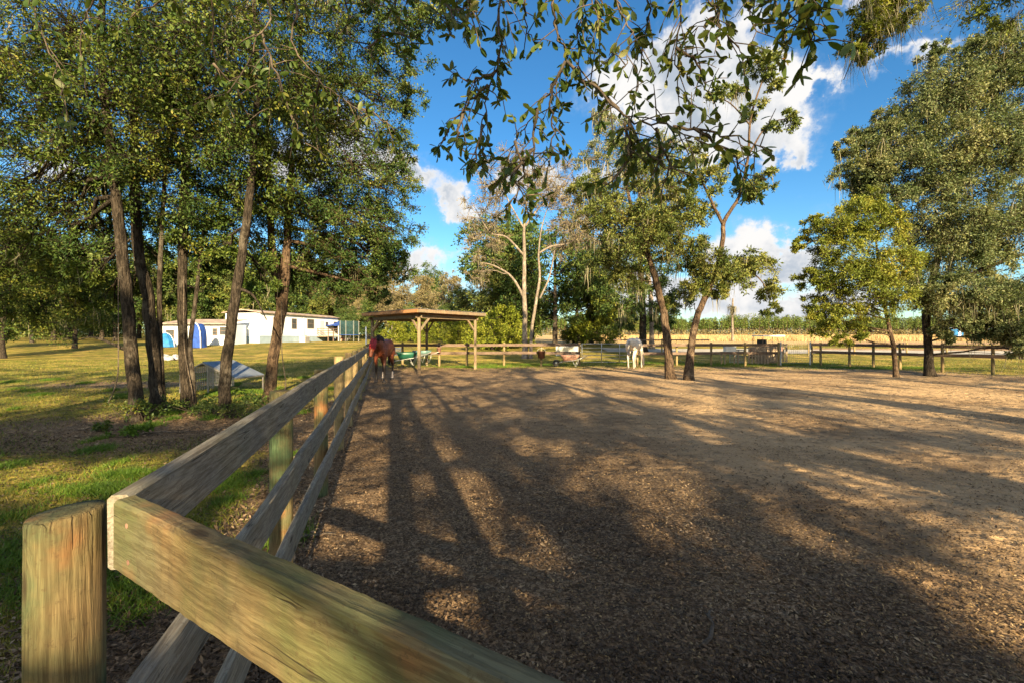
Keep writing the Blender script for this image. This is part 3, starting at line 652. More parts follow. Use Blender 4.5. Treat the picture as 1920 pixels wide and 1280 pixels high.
# ------------------------------------------------------------------ horses
def horse(label, loc, heading, neck, head, coat, leg_y, tailc, mask=False, mane=True, ears=None):
    root = empty('horse', (*loc, tz(*loc)), heading, label, 'horse'); mb = MB()
    mb.tube([(-.80, 0, 1.20), (-.74, 0, 1.19), (-.62, 0, 1.18), (-.42, 0, 1.17), (-.15, 0, 1.10), (.12, 0, 1.08), (.34, 0, 1.11), (.50, 0, 1.12), (.60, 0, 1.10)],
            [(.07, .09), (.16, .18), (.23, .25), (.265, .275), (.265, .29), (.27, .31), (.225, .30), (.17, .24), (.08, .12)], 20)
    mb.tube([(.05, 0, 1.34), (.25, 0, 1.38), (.42, 0, 1.33)], [(.06, .04), (.07, .09), (.06, .06)], 12)       # withers
    mb.tube(neck[0], neck[1], 16); mb.tube(head[0], head[1], 16)
    for s in (-1, 1):
        fy = .145 * s; st = .05 * s * leg_y
        mb.tube([(.40, fy, 1.12), (.43, fy * 1.05, .92), (.44, fy, .74), (.44 + st, fy, .52), (.44 + st, fy, .44), (.43 + st, fy, .26), (.44 + st, fy, .12), (.47 + st, fy, .055), (.48 + st, fy, .0)],
                [(.09, .14), (.085, .12), (.058, .075), (.048, .052), (.044, .048), (.030, .036), (.038, .044), (.044, .05), (.056, .062)], 12)
        hy = .15 * s; sb = -.06 * s * leg_y
        mb.tube([(-.56, hy * .95, 1.15), (-.50, hy * 1.05, .95), (-.47 + sb * .3, hy, .80), (-.56 + sb, hy, .66), (-.66 + sb, hy, .53), (-.645 + sb, hy, .44), (-.61 + sb, hy, .26), (-.60 + sb, hy, .12), (-.57 + sb, hy, .055), (-.56 + sb, hy, .0)],
                [(.13, .22), (.13, .19), (.095, .14), (.06, .085), (.046, .062), (.040, .050), (.032, .038), (.040, .046), (.046, .052), (.056, .062)], 12)
        p, d = Vector(head[0][0]), Vector(head[2]); q = p + Vector((0, .055 * s, 0)) + d * .02
        mb.tube([q, q + d * .06 + Vector((0, .015 * s, 0)), q + d * .14 + Vector((0, .01 * s, 0))], [(.030, .024), (.032, .02), (.008, .008)], 8)
    me = mb.mesh('tmp'); tmp = D.objects.new('tmp', me); COL.objects.link(tmp)
    rm = tmp.modifiers.new('r', 'REMESH'); rm.mode = 'VOXEL'; rm.voxel_size = .017
    s2 = tmp.modifiers.new('s', 'SMOOTH'); s2.factor = .6; s2.iterations = 4
    dg = bpy.context.evaluated_depsgraph_get(); nm = D.meshes.new_from_object(tmp.evaluated_get(dg)); D.objects.remove(tmp); nm.materials.clear()
    link('body', nm, coat, root, True)
    # hooves, eyes
    for s in (-1, 1):
        for x, y in ((.48 + .05 * s * leg_y, .145 * s), (-.56 - .06 * s * leg_y, .15 * s)):
            MB().lathe([(.068, -.005), (.066, .02), (.056, .065)], 12, (x + .01, y, 0)).build('hoof', M['hoof'], root, True)
        h0, h1 = Vector(head[0][1]), Vector(head[0][2]); e = h0.lerp(h1, .25) + Vector((0, .084 * s, .03))
        mb = MB(); mb.tube([e - Vector((.018, 0, 0)), e, e + Vector((.018, 0, 0))], [.006, .016, .006], 8); mb.build('eye', M['eye'], root, True)
    mb = MB(); mb.tube([(-.80, 0, 1.28), (-.88, 0, 1.18), (-.90, 0, .95), (-.88, 0, .70), (-.86, 0, .52)], [(.03, .03), (.05, .05), (.065, .06), (.06, .05), (.012, .012)], 12, True, noise=.12, seed=3)
    mb.build('tail', tailc, root, True)
    if mane:
        mb = MB(); N = [Vector(p) for p in neck[0]]
        for i in range(len(N) - 1):
            for k in range(9):
                t = k / 9; p = N[i].lerp(N[i + 1], t); r = neck[1][i][1] * (1 - t) + neck[1][i + 1][1] * t; ax = (N[i + 1] - N[i]).normalized(); upv = Vector((0, 1, 0)).cross(ax) * -1
                if upv.z < 0 and abs(ax.z) < .9: upv = -upv
                q = p + upv * r * .93; lat = .06 + .03 * math.sin(k * 2.1 + i); mb.tube([q, q + upv * .03 + Vector((0, lat * .7, 0)), q - upv * .11 + Vector((0, lat + .035, -.03))], [.018, .024, .006], 6)
        mb.build('mane', tailc, root, True)
    if mask:
        mb = MB(); H = [Vector(p) for p in head[0]]; R = head[1]; mb.tube([H[0].lerp(H[1], -.12), H[0].lerp(H[1], .2), H[1], H[1].lerp(H[2], .55)], [(R[0][0] * .95, R[0][1] * .95), (R[0][0] * 1.12 + .006, R[0][1] * 1.14), (R[1][0] * 1.13, R[1][1] * 1.13), (R[2][0] * 1.42, R[2][1] * 1.45)], 18)
        mb.build('fly_mask', M['mask_red'], root, True)
    return root
def m_coat(name, body, low, zlow, white_back=None, mottled=.0, face=None):
    m, T, b = new_mat(name); oc = T.node('ShaderNodeTexCoord').outputs['Object']; sp = T.node('ShaderNodeSeparateXYZ'); T.l.new(oc, sp.inputs[0])
    n = T.noise(oc, 5, 4, .6); c = T.mix(T.rng(n, .3, .7), tuple(q * .8 for q in body), tuple(min(1, q * 1.15) for q in body))
    if mottled: c = T.mix(T.math('MULTIPLY', T.rng(T.voro(oc, 16), .15, .45, 1, 0), mottled), c, (.36, .33, .30))
    c = T.mix(T.rng(sp.outputs[2], zlow - .12, zlow + .1, 1, 0), c, low)
    if white_back: c = T.mix(T.math('MULTIPLY', T.rng(sp.outputs[2], .30, .27, 0, 1), T.rng(sp.outputs[0], -.2, -.25, 0, 1)), c, white_back)
    if face: c = T.mix(T.math('MULTIPLY', T.rng(sp.outputs[0], .85, .98), T.rng(sp.outputs[2], .85, .55, 0, 1)), c, face)
    T.put(b.inputs['Base Color'], c); b.inputs['Roughness'].default_value = .5; b.inputs['Specular IOR Level'].default_value = .35
    T.put(b.inputs['Normal'], T.bump(T.noise(oc, 60, 2), .2, .004)); return m
M['bay'] = m_coat('bay', (.16, .042, .018), (.018, .012, .010), .62, (.50, .42, .36))
M['grey_coat'] = m_coat('grey_coat', (.62, .55, .47), (.42, .36, .31), .45, None, .3, (.07, .065, .07))
horse('bay horse in a red fly mask standing beside the long board fence', (-4.42, 15.6), math.radians(-88),
      ([(.36, 0, 1.20), (.56, 0, 1.30), (.76, -.03, 1.36), (.94, -.06, 1.34)], [(.13, .26), (.115, .22), (.095, .17), (.08, .125)]),
      ([(.98, -.07, 1.38), (1.08, -.09, 1.22), (1.17, -.10, 1.02), (1.21, -.11, .88)], [(.085, .11), (.092, .125), (.060, .078), (.052, .055)], (.1, 0, 1)), M['bay'], 1, M['hair_black'], mask=True)
horse('pale grey horse grazing near the gate with its head down', (5.95, 21.9), math.radians(56),
      ([(.36, 0, 1.18), (.60, 0, 1.12), (.84, 0, .92), (1.00, 0, .66), (1.04, 0, .52)], [(.13, .26), (.115, .22), (.095, .17), (.08, .125), (.07, .1)]),
      ([(1.03, 0, .55), (1.12, 0, .40), (1.19, 0, .20), (1.21, 0, .07)], [(.085, .11), (.092, .12), (.060, .075), (.052, .055)], (-.35, 0, .9)), M['grey_coat'], -1, M['hair_grey'])

# ------------------------------------------------------------------ buildings and yard things far left
def local(o, name, mb, mat, smooth=False): return mb.build(name, mat, o, smooth)
def wbox(mb, x0, x1, y0, y1, z0, z1): return mb.box(((x0 + x1) / 2, (y0 + y1) / 2, (z0 + z1) / 2), (x1 - x0, y1 - y0, z1 - z0))
def window(o, x, z, w, h, y=-.03, axis='x'):
    fr = MB(); t = .06
    def bx(mb, a0, a1, z0, z1, d0, d1):
        wbox(mb, a0, a1, d0, d1, z0, z1) if axis == 'x' else wbox(mb, d0, d1, a0, a1, z0, z1)
    for q in ((x - w / 2 - t, x - w / 2), (x + w / 2, x + w / 2 + t)): bx(fr, q[0], q[1], z - t, z + h + t, y, y + .05)
    bx(fr, x - w / 2, x + w / 2, z - t, z, y, y + .05); bx(fr, x - w / 2, x + w / 2, z + h, z + h + t, y, y + .05); bx(fr, x - w / 2, x + w / 2, z + h / 2 - .02, z + h / 2 + .02, y + .002, y + .04)
    f = fr.build('window', M['trim'], o); p = MB(); bx(p, x - w / 2, x + w / 2, z, z + h, y + .02, y + .028); p.build('pane', M['glass'], f)
ha = math.atan2(.983, .184)
h1 = empty('mobile_home', (-27.8, 50, .80), ha, 'long white mobile home with brown flat roof beyond the lawn', 'house')
mb = MB(); wbox(mb, 0, 16.5, 0, 4.4, .82, 3.36); local(h1, 'wall', mb, M['white_wall'])
mb = MB(); wbox(mb, .02, 16.4, .04, 4.36, -.3, .82); local(h1, 'skirting', mb, M['skirting'])
mb = MB(); rng_ = [(-.25, -.3, 3.36), (16.8, -.3, 3.36), (16.8, 2.2, 3.72), (-.25, 2.2, 3.72), (-.25, 4.7, 3.36), (16.8, 4.7, 3.36)]
up = Vector((0, 0, .09)); vs = [Vector(v) for v in rng_]; vs = vs + [v + up for v in vs]
mb.add(vs, [(0, 3, 2, 1), (3, 4, 5, 2), (6, 7, 8, 9), (9, 8, 11, 10), (0, 1, 7, 6), (4, 10, 11, 5), (0, 6, 9, 3), (3, 9, 10, 4), (1, 2, 8, 7), (2, 5, 11, 8)]); local(h1, 'roof', mb, M['house_roof'])
for x, w, z, h in ((2.6, .9, 1.9, 1.0), (5.75, .8, 1.75, 1.15), (9.0, 1.3, 1.85, 1.1), (12.6, .5, 2.2, .5), (14.6, .6, 2.0, .8)): window(h1, x, z, w, h)
mb = MB(); wbox(mb, 11.0, 11.95, -.035, -.005, .84, 2.9); local(h1, 'door', mb, M['grey_wall'])
for q in (3.6, 7.6): mb = MB(); wbox(mb, q, q + .06, -.05, -.005, .85, 3.3); local(h1, 'downpipe', mb, M['grey_wall'])
po = empty('porch', (-27.8 + .184 * 10.2, 50 + .983 * 10.2, .86), ha, 'wooden entrance porch with railings against the long white home', 'porch')
mb = MB(); wbox(mb, 0, 3.6, -1.8, -.06, .70, .80); local(po, 'floor_boards', mb, M['pallet'])
for x in (0, 1.2, 2.4, 3.6): mb = MB(); mb.bar((x, -1.75, -.2), (x, -1.75, 1.75), .1); local(po, 'post', mb, M['trim'])
mb = MB()
for z in (1.15, 1.45, 1.75): mb.bar((0, -1.75, z), (3.6, -1.75, z), .05, .1)
for z in (1.15, 1.45, 1.75): mb.bar((0, -1.75, z), (0, -.1, z), .05, .1)
local(po, 'railing', mb, M['trim'])
mb = MB()
for k in range(4): wbox(mb, 3.62 + k * .28, 3.9 + k * .28, -1.7, -.6, -.2, .62 - k * .17)
local(po, 'step', mb, M['rust'])
ac = empty('air_conditioner', (-27.8 + .184 * 6.4 + .5, 50 + .983 * 6.4, .84), ha, 'grey air conditioner box against the white home skirting', 'air conditioner')
mb = MB(); wbox(mb, 0, .95, -.45, .35, 0, .8); local(ac, 'casing', mb, M['grey_wall']); mb = MB()
for k in range(8): wbox(mb, .05, .90, -.475, -.455, .1 + k * .08, .14 + k * .08)
local(ac, 'grille', mb, M['wire']); mb = MB(); mb.lathe([(.3, 0), (.3, .05), (.05, .07)], 14, (.47, -.05, .8)); local(ac, 'fan_guard', mb, M['trim'])
def cloth_canopy(label, c, w, d, h, drop, mat):
    o = empty('canopy', c, 0, label, 'canopy')
    for x in (0, w):
        for y in (0, d): mb = MB(); mb.tube([(x, y, 0), (x, y, h - (drop if y == 0 else 0))], .04, 6); local(o, 'pole', mb, M['white_plastic'])
    mb = MB(); n = 8
    for j in range(n + 1):
        for i in range(n + 1):
            x, y = w * i / n * 1.1 - .05 * w, d * j / n; sag = .16 * math.sin(math.pi * i / n) * math.sin(math.pi * j / n) + .05 * math.sin(i * 2.2)
            mb.v.append((x, y, h - drop + drop * j / n - sag + .05))
    for j in range(n):
        for i in range(n): a = j * (n + 1) + i; mb.f.append((a, a + 1, a + n + 2, a + n + 1))
    q = local(o, 'cloth', mb, mat, True); q.modifiers.new('t', 'SOLIDIFY').thickness = .01; return o
p = W(603, 640, 62); cloth_canopy('sagging bright blue tarp canopy beside the porch of the white home', (p.x, p.y, tz(p.x, p.y)), 2.3, 3.5, 2.95, .9, M['blue_cloth'])
# netted trampoline
p = W(655, 640, 60); c = (p.x, p.y, tz(p.x, p.y)); tr = empty('trampoline', c, 0, 'round trampoline with a teal safety net in shade at the lawn edge', 'trampoline')
for k in range(8): a = math.tau * k / 8; mb = MB(); mb.tube([(1.25 * math.cos(a), 1.25 * math.sin(a), 0), (1.25 * math.cos(a), 1.25 * math.sin(a), 2.7)], .03, 6); local(tr, 'pole', mb, M['steel'])
local(tr, 'mat', MB().lathe([(1.2, .78), (1.2, .82), (.1, .80)], 24), M['black_rubber']); local(tr, 'pad', MB().lathe([(1.05, .83), (1.3, .83), (1.3, .88), (1.05, .88)], 24, cap=False), M['blue_cloth'])
mb = MB()
for k in range(48): a = math.tau * k / 48; mb.bar((1.22 * math.cos(a), 1.22 * math.sin(a), .85), (1.22 * math.cos(a), 1.22 * math.sin(a), 2.65), .035)
for z in np.linspace(.9, 2.65, 16): mb.tube([(1.23 * math.cos(math.tau * k / 24), 1.23 * math.sin(math.tau * k / 24), z) for k in range(25)], .02, 4, False)
local(tr, 'net', mb, M['teal_net'])
# small outbuilding left of the home
p = W(305, 640, 46); z0 = .62; ob = empty('outbuilding', (p.x, 46, z0), 0, 'low white outbuilding with tan sheet roof left of the white home', 'outbuilding'); wd = 6.6
mb = MB(); wbox(mb, 0, wd, 0, 3.2, -.3, 2.15); local(ob, 'wall', mb, M['white_wall'])
mb = MB(); vs = [Vector(v) for v in [(-.3, -.5, 2.16), (wd + .1, -.5, 2.16), (wd + .1, 3.4, 2.75), (-.3, 3.4, 2.75)]]; vs += [v + Vector((0, 0, .06)) for v in vs]
mb.add(vs, [(0, 3, 2, 1), (4, 5, 6, 7), (0, 1, 5, 4), (1, 2, 6, 5), (2, 3, 7, 6), (3, 0, 4, 7)]); local(ob, 'roof', mb, M['house_roof'])
window(ob, .75, .7, .75, .85); window(ob, 6.15, 1.15, .6, .7)
mb = MB(); wbox(mb, 5.0, 5.7, -.04, -.005, 0, 1.98); dr = local(ob, 'door', mb, M['grey_wall']); window(ob, 5.35, 1.1, .36, .6, -.09)
mb = MB(); wbox(mb, 3.9, 4.85, -.05, -.005, .02, 2.05); local(ob, 'panel', mb, M['grey_wall'])
# blue dome tent and tall blue shelter
p = W(309, 650, 43); c = (p.x, p.y, tz(p.x, p.y)); tn = empty('tent', c, 0, 'small bright blue dome tent in front of the outbuilding', 'tent')
local(tn, 'flysheet', MB().lathe([(.95, 0), (.86, .35), (.66, .75), (.4, 1.1), (.12, 1.28), (.02, 1.3)], 12), M['sky_cloth'])
mb = MB(); mb.tube([(.93 * math.cos(a), -.02, 1.34 * math.sin(a)) for a in np.linspace(0, math.pi, 12)], .02, 6); local(tn, 'tent_pole', mb, M['white_plastic'])
p = W(372, 651, 42); c = (p.x, p.y, tz(p.x, p.y)); tn = empty('pop_up_shelter', c, 0, 'tall narrow royal blue pop up shelter with pale edge by the outbuilding', 'shelter'); mb = MB(); n = 14
for j, y in enumerate((-.45, 0, .45)):
    for i in range(n + 1):
        t = i / n; a = math.pi * t; mb.v.append((.5 * math.cos(a) * (1.0 if y else 1.06), y, 2.2 * (math.sin(a) ** .6)))
for j in range(2):
    for i in range(n): a = j * (n + 1) + i; mb.f.append((a, a + 1, a + n + 2, a + n + 1))
mb.f.append(tuple(range(n + 1))[::-1]); mb.f.append(tuple(2 * (n + 1) + i for i in range(n + 1))); local(tn, 'cloth', mb, M['blue_cloth'])
mb = MB(); mb.tube([(.53 * math.cos(math.pi * i / n), -.47, 2.23 * (math.sin(math.pi * i / n) ** .6)) for i in range(n + 1)], .035, 6); local(tn, 'hoop', mb, M['white_plastic'])
# mesh kennel on the lawn
k0 = gp(415, 733); kn = empty('kennel', k0, math.radians(-8), 'low wire mesh kennel with blue grey metal roof behind the lawn trees', 'kennel')
mb = MB(); ru = [(-.80, -.5, .40), (-.22, -.5, .80), (-.22, .55, .80), (-.80, .55, .40)]
hx, hz = -.12, .80
mb = MB()
for a, b in (((hx, -.5, hz), (.82, -.5, .40)), ((hx, .6, hz), (.82, .6, .40)), ((hx, -.5, hz), (hx, .6, hz)), ((.82, -.5, .40), (.82, .6, .40)), ((-.78, -.5, .50), (hx, -.5, hz)), ((-.78, .6, .50), (hx, .6, hz)), ((-.78, -.5, .5), (-.78, .6, .5)),
             ((-.78, -.5, 0), (-.78, -.5, .5)), ((-.40, -.5, 0), (-.40, -.5, .68)), ((-.78, .6, 0), (-.78, .6, .5)), ((.05, -.5, 0), (.05, -.5, .7)), ((.60, -.5, .0), (.60, -.5, .47)), ((.80, .6, 0), (.80, .6, .4)), ((-.78, -.5, .02), (-.40, -.5, .02))): mb.bar(a, b, .028)
local(kn, 'frame', mb, M['wire'])
for sx, mat in ((1, M['kennel_roof']),):
    for j in range(3):
        y0, y1 = -.5 + j * .37, -.5 + (j + 1) * .37 - .012; mb = MB(); a, b = Vector((hx, y0, hz + .02)), Vector((.84, y0, .415)); c, d = Vector((.84, y1, .415)), Vector((hx, y1, hz + .02)); u = Vector((0, 0, .012)); mb.add([a, b, c, d, a + u, b + u, c + u, d + u], [(0, 1, 2, 3), (4, 7, 6, 5), (0, 4, 5, 1), (1, 5, 6, 2), (2, 6, 7, 3), (3, 7, 4, 0)]); local(kn, 'roof_panel', mb, mat)
mb = MB(); a, b = Vector((-.30, -.5, .715)), Vector((hx, -.5, hz + .02)); u = Vector((0, 1.1, 0)); mb.add([a, b, b + u, a + u, a - Vector((0, 0, .01)), b - Vector((0, 0, .01)), b + u - Vector((0, 0, .01)), a + u - Vector((0, 0, .01))], [(0, 1, 2, 3), (4, 7, 6, 5), (0, 4, 5, 1), (2, 6, 7, 3)]); local(kn, 'roof_panel', mb, M['kennel_roof'])
mb = MB()
for q in np.linspace(-.78, -.40, 10): mb.bar((q, -.51, 0), (q, -.51, .5 + (q + .78) * .46), .012)
for z in np.linspace(.05, .62, 12): mb.bar((-.78 if z < .5 else -.78 + (z - .5) / .46, -.51, z), (-.40, -.51, z), .012)
for y in np.linspace(-.5, .6, 16): mb.bar((-.785, y, 0), (-.785, y, .5), .012); mb.bar((-.78, y, .5), (hx, y, hz), .012)
for z in np.linspace(.05, .5, 9): mb.bar((-.785, -.5, z), (-.785, .6, z), .012)
for q in np.linspace(-.7, hx - .05, 9): mb.bar((q, -.5, .5 + (q + .78) * .455), (q, .6, .5 + (q + .78) * .455), .012)
for q in np.linspace(.10, .80, 18): mb.bar((q, -.51, .22), (q, -.51, hz - (q - hx) * .425), .012)
for z in np.linspace(.22, .5, 8): mb.bar((.1, -.51, z), (.8, -.51, z), .012)
local(kn, 'wire_mesh', mb, M['wire'])
# rocks
for k, (px, py, s, lb) in enumerate(((309, 675, .34, 'leftmost grey stone of three on the lawn behind the trees'), (318, 676, .27, 'smallest grey stone in the middle of three on the lawn'), (328, 675, .32, 'rightmost grey stone of three on the lawn behind the trees'))):
    q = gp(px, py); rr = random.Random(k); mb = MB().lathe([(.6 * s, 0), (1.0 * s, .25 * s), (.95 * s, .6 * s), (.6 * s, .95 * s), (.15 * s, 1.1 * s)], 9, (0, 0, 0)); mb.v = [(x * rr.uniform(.8, 1.2), y * rr.uniform(.8, 1.2), z * rr.uniform(.8, 1.2)) for x, y, z in mb.v]
    o = mb.build('stone', M['rock']); o.location = q; tag(o, lb, 'stone', 'grey stones on the lawn')

# ------------------------------------------------------------------ small things along the back fence
def wheelbarrow(label, c, rz, tray_mat, group=None):
    o = empty('wheelbarrow', c, rz, label, 'wheelbarrow', group); mb = MB(); n = 14
    def ring(rx, ry, z, ox=0): return [(ox + rx * (abs(math.cos(a)) ** .6) * math.copysign(1, math.cos(a)), ry * (abs(math.sin(a)) ** .6) * math.copysign(1, math.sin(a)), z) for a in [math.tau * k / n for k in range(n)]]
    R = [ring(.30, .20, .30, .05), ring(.44, .29, .50), ring(.52, .33, .62), ring(.49, .30, .62), ring(.41, .26, .50), ring(.27, .17, .33, .05)]
    mb.v = [p for r in R for p in r]
    for i in range(5):
        for k in range(n): mb.f.append((i * n + k, i * n + (k + 1) % n, (i + 1) * n + (k + 1) % n, (i + 1) * n + k))
    mb.f.append(tuple(range(n))[::-1]); mb.f.append(tuple(5 * n + k for k in range(n))); local(o, 'tray', mb, tray_mat, True)
    for s in (-1, 1):
        mb = MB(); mb.tube([(.72, .05 * s, .17), (.3, .17 * s, .27), (-.3, .24 * s, .36), (-.85, .30 * s, .55)], .018, 6); local(o, 'handle', mb, M['steel'], True)
        mb = MB(); mb.tube([(-.1, .22 * s, .33), (-.28, .24 * s, .0), (-.42, .25 * s, .38)], .015, 6); local(o, 'leg', mb, M['steel'], True)
    mb = MB(); mb.tube([(.72 + .13 * math.cos(a), 0, .19 + .13 * math.sin(a)) for a in np.linspace(0, math.tau, 17)], .05, 8, False); w_ = local(o, 'wheel', mb, M['black_rubber'], True)
    mb = MB(); mb.tube([(.72, -.07, .19), (.72, .07, .19)], .07, 10); mb.build('rim', M['steel'], w_, True); return o
q = gp(766, 690); wheelbarrow('dark green wheelbarrow standing beneath the shelter', (q.x, q.y - .3, q.z + .16), math.radians(200), M['green_plastic'])
q = gp(790, 687); o = wheelbarrow('pale teal wheelbarrow just behind the front post of the shelter', (q.x, q.y + .1, q.z + .2), math.radians(150), M['teal_plastic'])
q = gp(1069, 687); wheelbarrow('pinkish rusty wheelbarrow parked by the gate post', (q.x, q.y, q.z), math.radians(178), M['rust'])
def bucket(label, c, mat, r=.16, h=.32, group=None):
    o = empty('bucket', c, 0, label, 'bucket', group); local(o, 'tub', MB().lathe([(r * .78, 0), (r, h), (r * 1.06, h), (r * 1.06, h + .02), (r * .93, h + .02), (r * .74, .03)], 16), mat, True)
    mb = MB(); mb.tube([(r * math.cos(a), 0, h + .16 * math.sin(a)) for a in np.linspace(0, math.pi, 11)], .006, 5); local(o, 'bail', mb, M['steel']); return o
x, y = on(1015, YB - .14); bucket('dark red feed bucket hung on the fence post right of the bare tree', (x, y, .42), M['red_plastic'], .21, .36)
x, y = on(823, YB - .14); bucket('brown bucket hung on the fence beneath the shelter roof', (x, y, .72), M['rust'], .12, .24)
def crate(o_name, label, c, rz, w, d, h, mat, bars=5, cat='crate', group=None):
    o = empty(o_name, c, rz, label, cat, group); mb = MB()
    for x in (0, w):
        for y in (0, d): mb.bar((x, y, 0), (x, y, h), .045)
    for z in (.03, h - .03):
        mb.bar((0, 0, z), (w, 0, z), .04); mb.bar((0, d, z), (w, d, z), .04); mb.bar((0, 0, z), (0, d, z), .04); mb.bar((w, 0, z), (w, d, z), .04)
    local(o, 'frame', mb, mat); mb = MB()
    for i in range(1, bars):
        z = h * i / bars; mb.bar((0, -.01, z), (w, -.01, z), .018); mb.bar((0, d + .01, z), (w, d + .01, z), .018); x = w * i / bars; mb.bar((x, -.01, 0), (x, -.01, h), .014); mb.bar((x, d, 0), (x, d, h), .014)
        yy = d * i / bars; mb.bar((0, yy, z), (w, yy, z), .014)
    local(o, 'slats', mb, mat); return o
q = gp(1383, 681); crate('wire_crate', 'grey wire crate standing at the fence right of the leaning trees', (q.x, q.y + .3, q.z), .1, .55, .5, .78, M['steel'], 7)
q = gp(729, 680); crate('wire_crate', 'small pale wire crate on the fence between bay horse and shelter', (q.x, q.y + .2, .45), .0, .62, .4, .45, M['white_plastic'], 5)
def pallet(label, c, rz, group=None):
    o = empty('pallet', c, rz, label, 'pallet', group); mb = MB()
    for i in range(7): mb.box((.08 + i * .173, 0, .5), (.1, .02, 1.0))
    local(o, 'boards', mb, M['pallet']); mb = MB()
    for z in (.05, .5, .95): mb.box((.6, .06, z), (1.2, .09, .05))
    local(o, 'bearers', mb, M['pallet']); return o
for k, (px, yy, rz, lb) in enumerate(((1402, 25.2, .0, 'upright wooden pallet next to the grey wire crate'), (1418, 25.6, .08, 'upright wooden pallet behind the fence, middle one of three'), (1436, 25.3, -.05, 'upright wooden pallet farthest right of three'))):
    x, y = on(px, yy); pallet(lb, (x, y, tz(x, y) - .05 + .1 * k), rz, 'pallets behind the back fence')
def cooler(label, c, rz, s=1.0):
    o = empty('cooler_box', c, rz, label, 'cooler'); local(o, 'box', MB().box((0, 0, .17 * s), (.6 * s, .36 * s, .34 * s)), M['white_plastic']); local(o, 'lid', MB().box((0, 0, .37 * s), (.64 * s, .40 * s, .06 * s)), M['white_plastic'])
    mb = MB(); mb.tube([(-.33 * s, 0, .2 * s), (-.36 * s, 0, .33 * s), (.36 * s, 0, .33 * s), (.33 * s, 0, .2 * s)], .012, 6); local(o, 'handle', mb, M['steel']); return o
x, y = on(1368, 24.6); t_ = empty('side_table', (x, y, tz(x, y)), 0, 'low grey table behind the fence under the white cooler', 'table'); local(t_, 'table_top', MB().box((0, 0, .70), (.8, .5, .04)), M['pallet'])
for sx in (-.35, .35):
    for sy in (-.2, .2): mb = MB(); mb.bar((sx, sy, 0), (sx, sy, .68), .05); local(t_, 'leg', mb, M['pallet'])
cooler('white cooler box on the low table left of the wire crate', (x, y, tz(x, y) + .722), 0, .9)
# canopy cart beyond
x, y = on(1436, 31); ct = empty('utility_cart', (x, y, tz(x, y)), .1, 'small utility cart with white roof and orange body beyond the pallets', 'cart')
mb = MB(); wbox(mb, -.9, .9, -.55, .55, .35, .8); local(ct, 'body', mb, M['rust']); mb = MB(); wbox(mb, -.62, .95, -.6, .6, 1.50, 1.58); local(ct, 'roof', mb, M['white_plastic'])
mb = MB(); wbox(mb, -.3, .7, -.45, .45, .8, .98); wbox(mb, -.35, -.25, -.45, .45, .8, 1.3); local(ct, 'seat', mb, M['black_rubber'])
for sx in (-.6, .9):
    for sy in (-.53, .53): mb = MB(); mb.tube([(sx, sy, .8), (sx * .95, sy, 1.52)], .02, 6); local(ct, 'roof_post', mb, M['trim'])
for sx in (-.6, .6):
    for sy in (-.55, .55): mb = MB(); mb.tube([(sx, sy - .09, .28), (sx, sy + .09, .28)], .28, 14); local(ct, 'wheel', mb, M['black_rubber'], True)
# white rail fence and round heads
x, y = on(1043, 34); wf = empty('white_fence', (x, y, tz(x, y)), 0, 'short pale slatted fence panel behind the pinkish wheelbarrow', 'fence'); mb = MB()
for i in range(22): mb.box((i * .085, 0, .45), (.05, .02, .9))
local(wf, 'slats', mb, M['grey_wall']); mb = MB(); mb.bar((-.05, .03, .25), (1.85, .03, .25), .05); mb.bar((-.05, .03, .75), (1.85, .03, .75), .05); local(wf, 'bars', mb, M['grey_wall'])
mb = MB(); mb.tube([(0, 0, 0), (.02, 0, 1.0), (0, 0, 2.05)], [.045, .04, .035], 8); o = mb.build('white_pole', M['white_plastic'], None, True); x, y = on(686, 24.6); o.location = (x, y, tz(x, y)); tag(o, 'thin white pole left of the shelter behind the bay horse', 'pole')
q = gp(1241, 672)
# cars and sheds far off
def van(label, px, d, col, w=3.4, h=1.6):
    x, y = on(px, d); o = empty('shipping_box', (x, y, tz(x, y)), .15, label, 'container'); mb = MB(); wbox(mb, 0, w, 0, 1.8, .25, h); 
    for i in range(14): wbox(mb, .1 + i * w / 14.5, .18 + i * w / 14.5, -.03, -.001, .3, h - .08)
    local(o, 'body', mb, col); mb = MB(); vs = [Vector(v) for v in [(-.1, -.1, h), (w + .1, -.1, h), (w + .1, 1.9, h), (-.1, 1.9, h), (-.1, .9, h + .35), (w + .1, .9, h + .35)]]; mb.add(vs, [(0, 1, 5, 4), (3, 4, 5, 2), (0, 4, 3), (1, 2, 5), (0, 3, 2, 1)]); local(o, 'roof', mb, M['tin'])
    mb = MB(); wbox(mb, w * .6, w * .6 + .7, -.06, -.031, .3, h - .2); local(o, 'door', mb, M['white_wall']); return o
van('small bright blue shed far off beneath the right hand oak crown', 1781, 82, M['sky_cloth'], 2.9, 1.75)
van('pale distant building seen through the foliage at far right', 1866, 150, M['white_wall'], 7.0, 3.4)

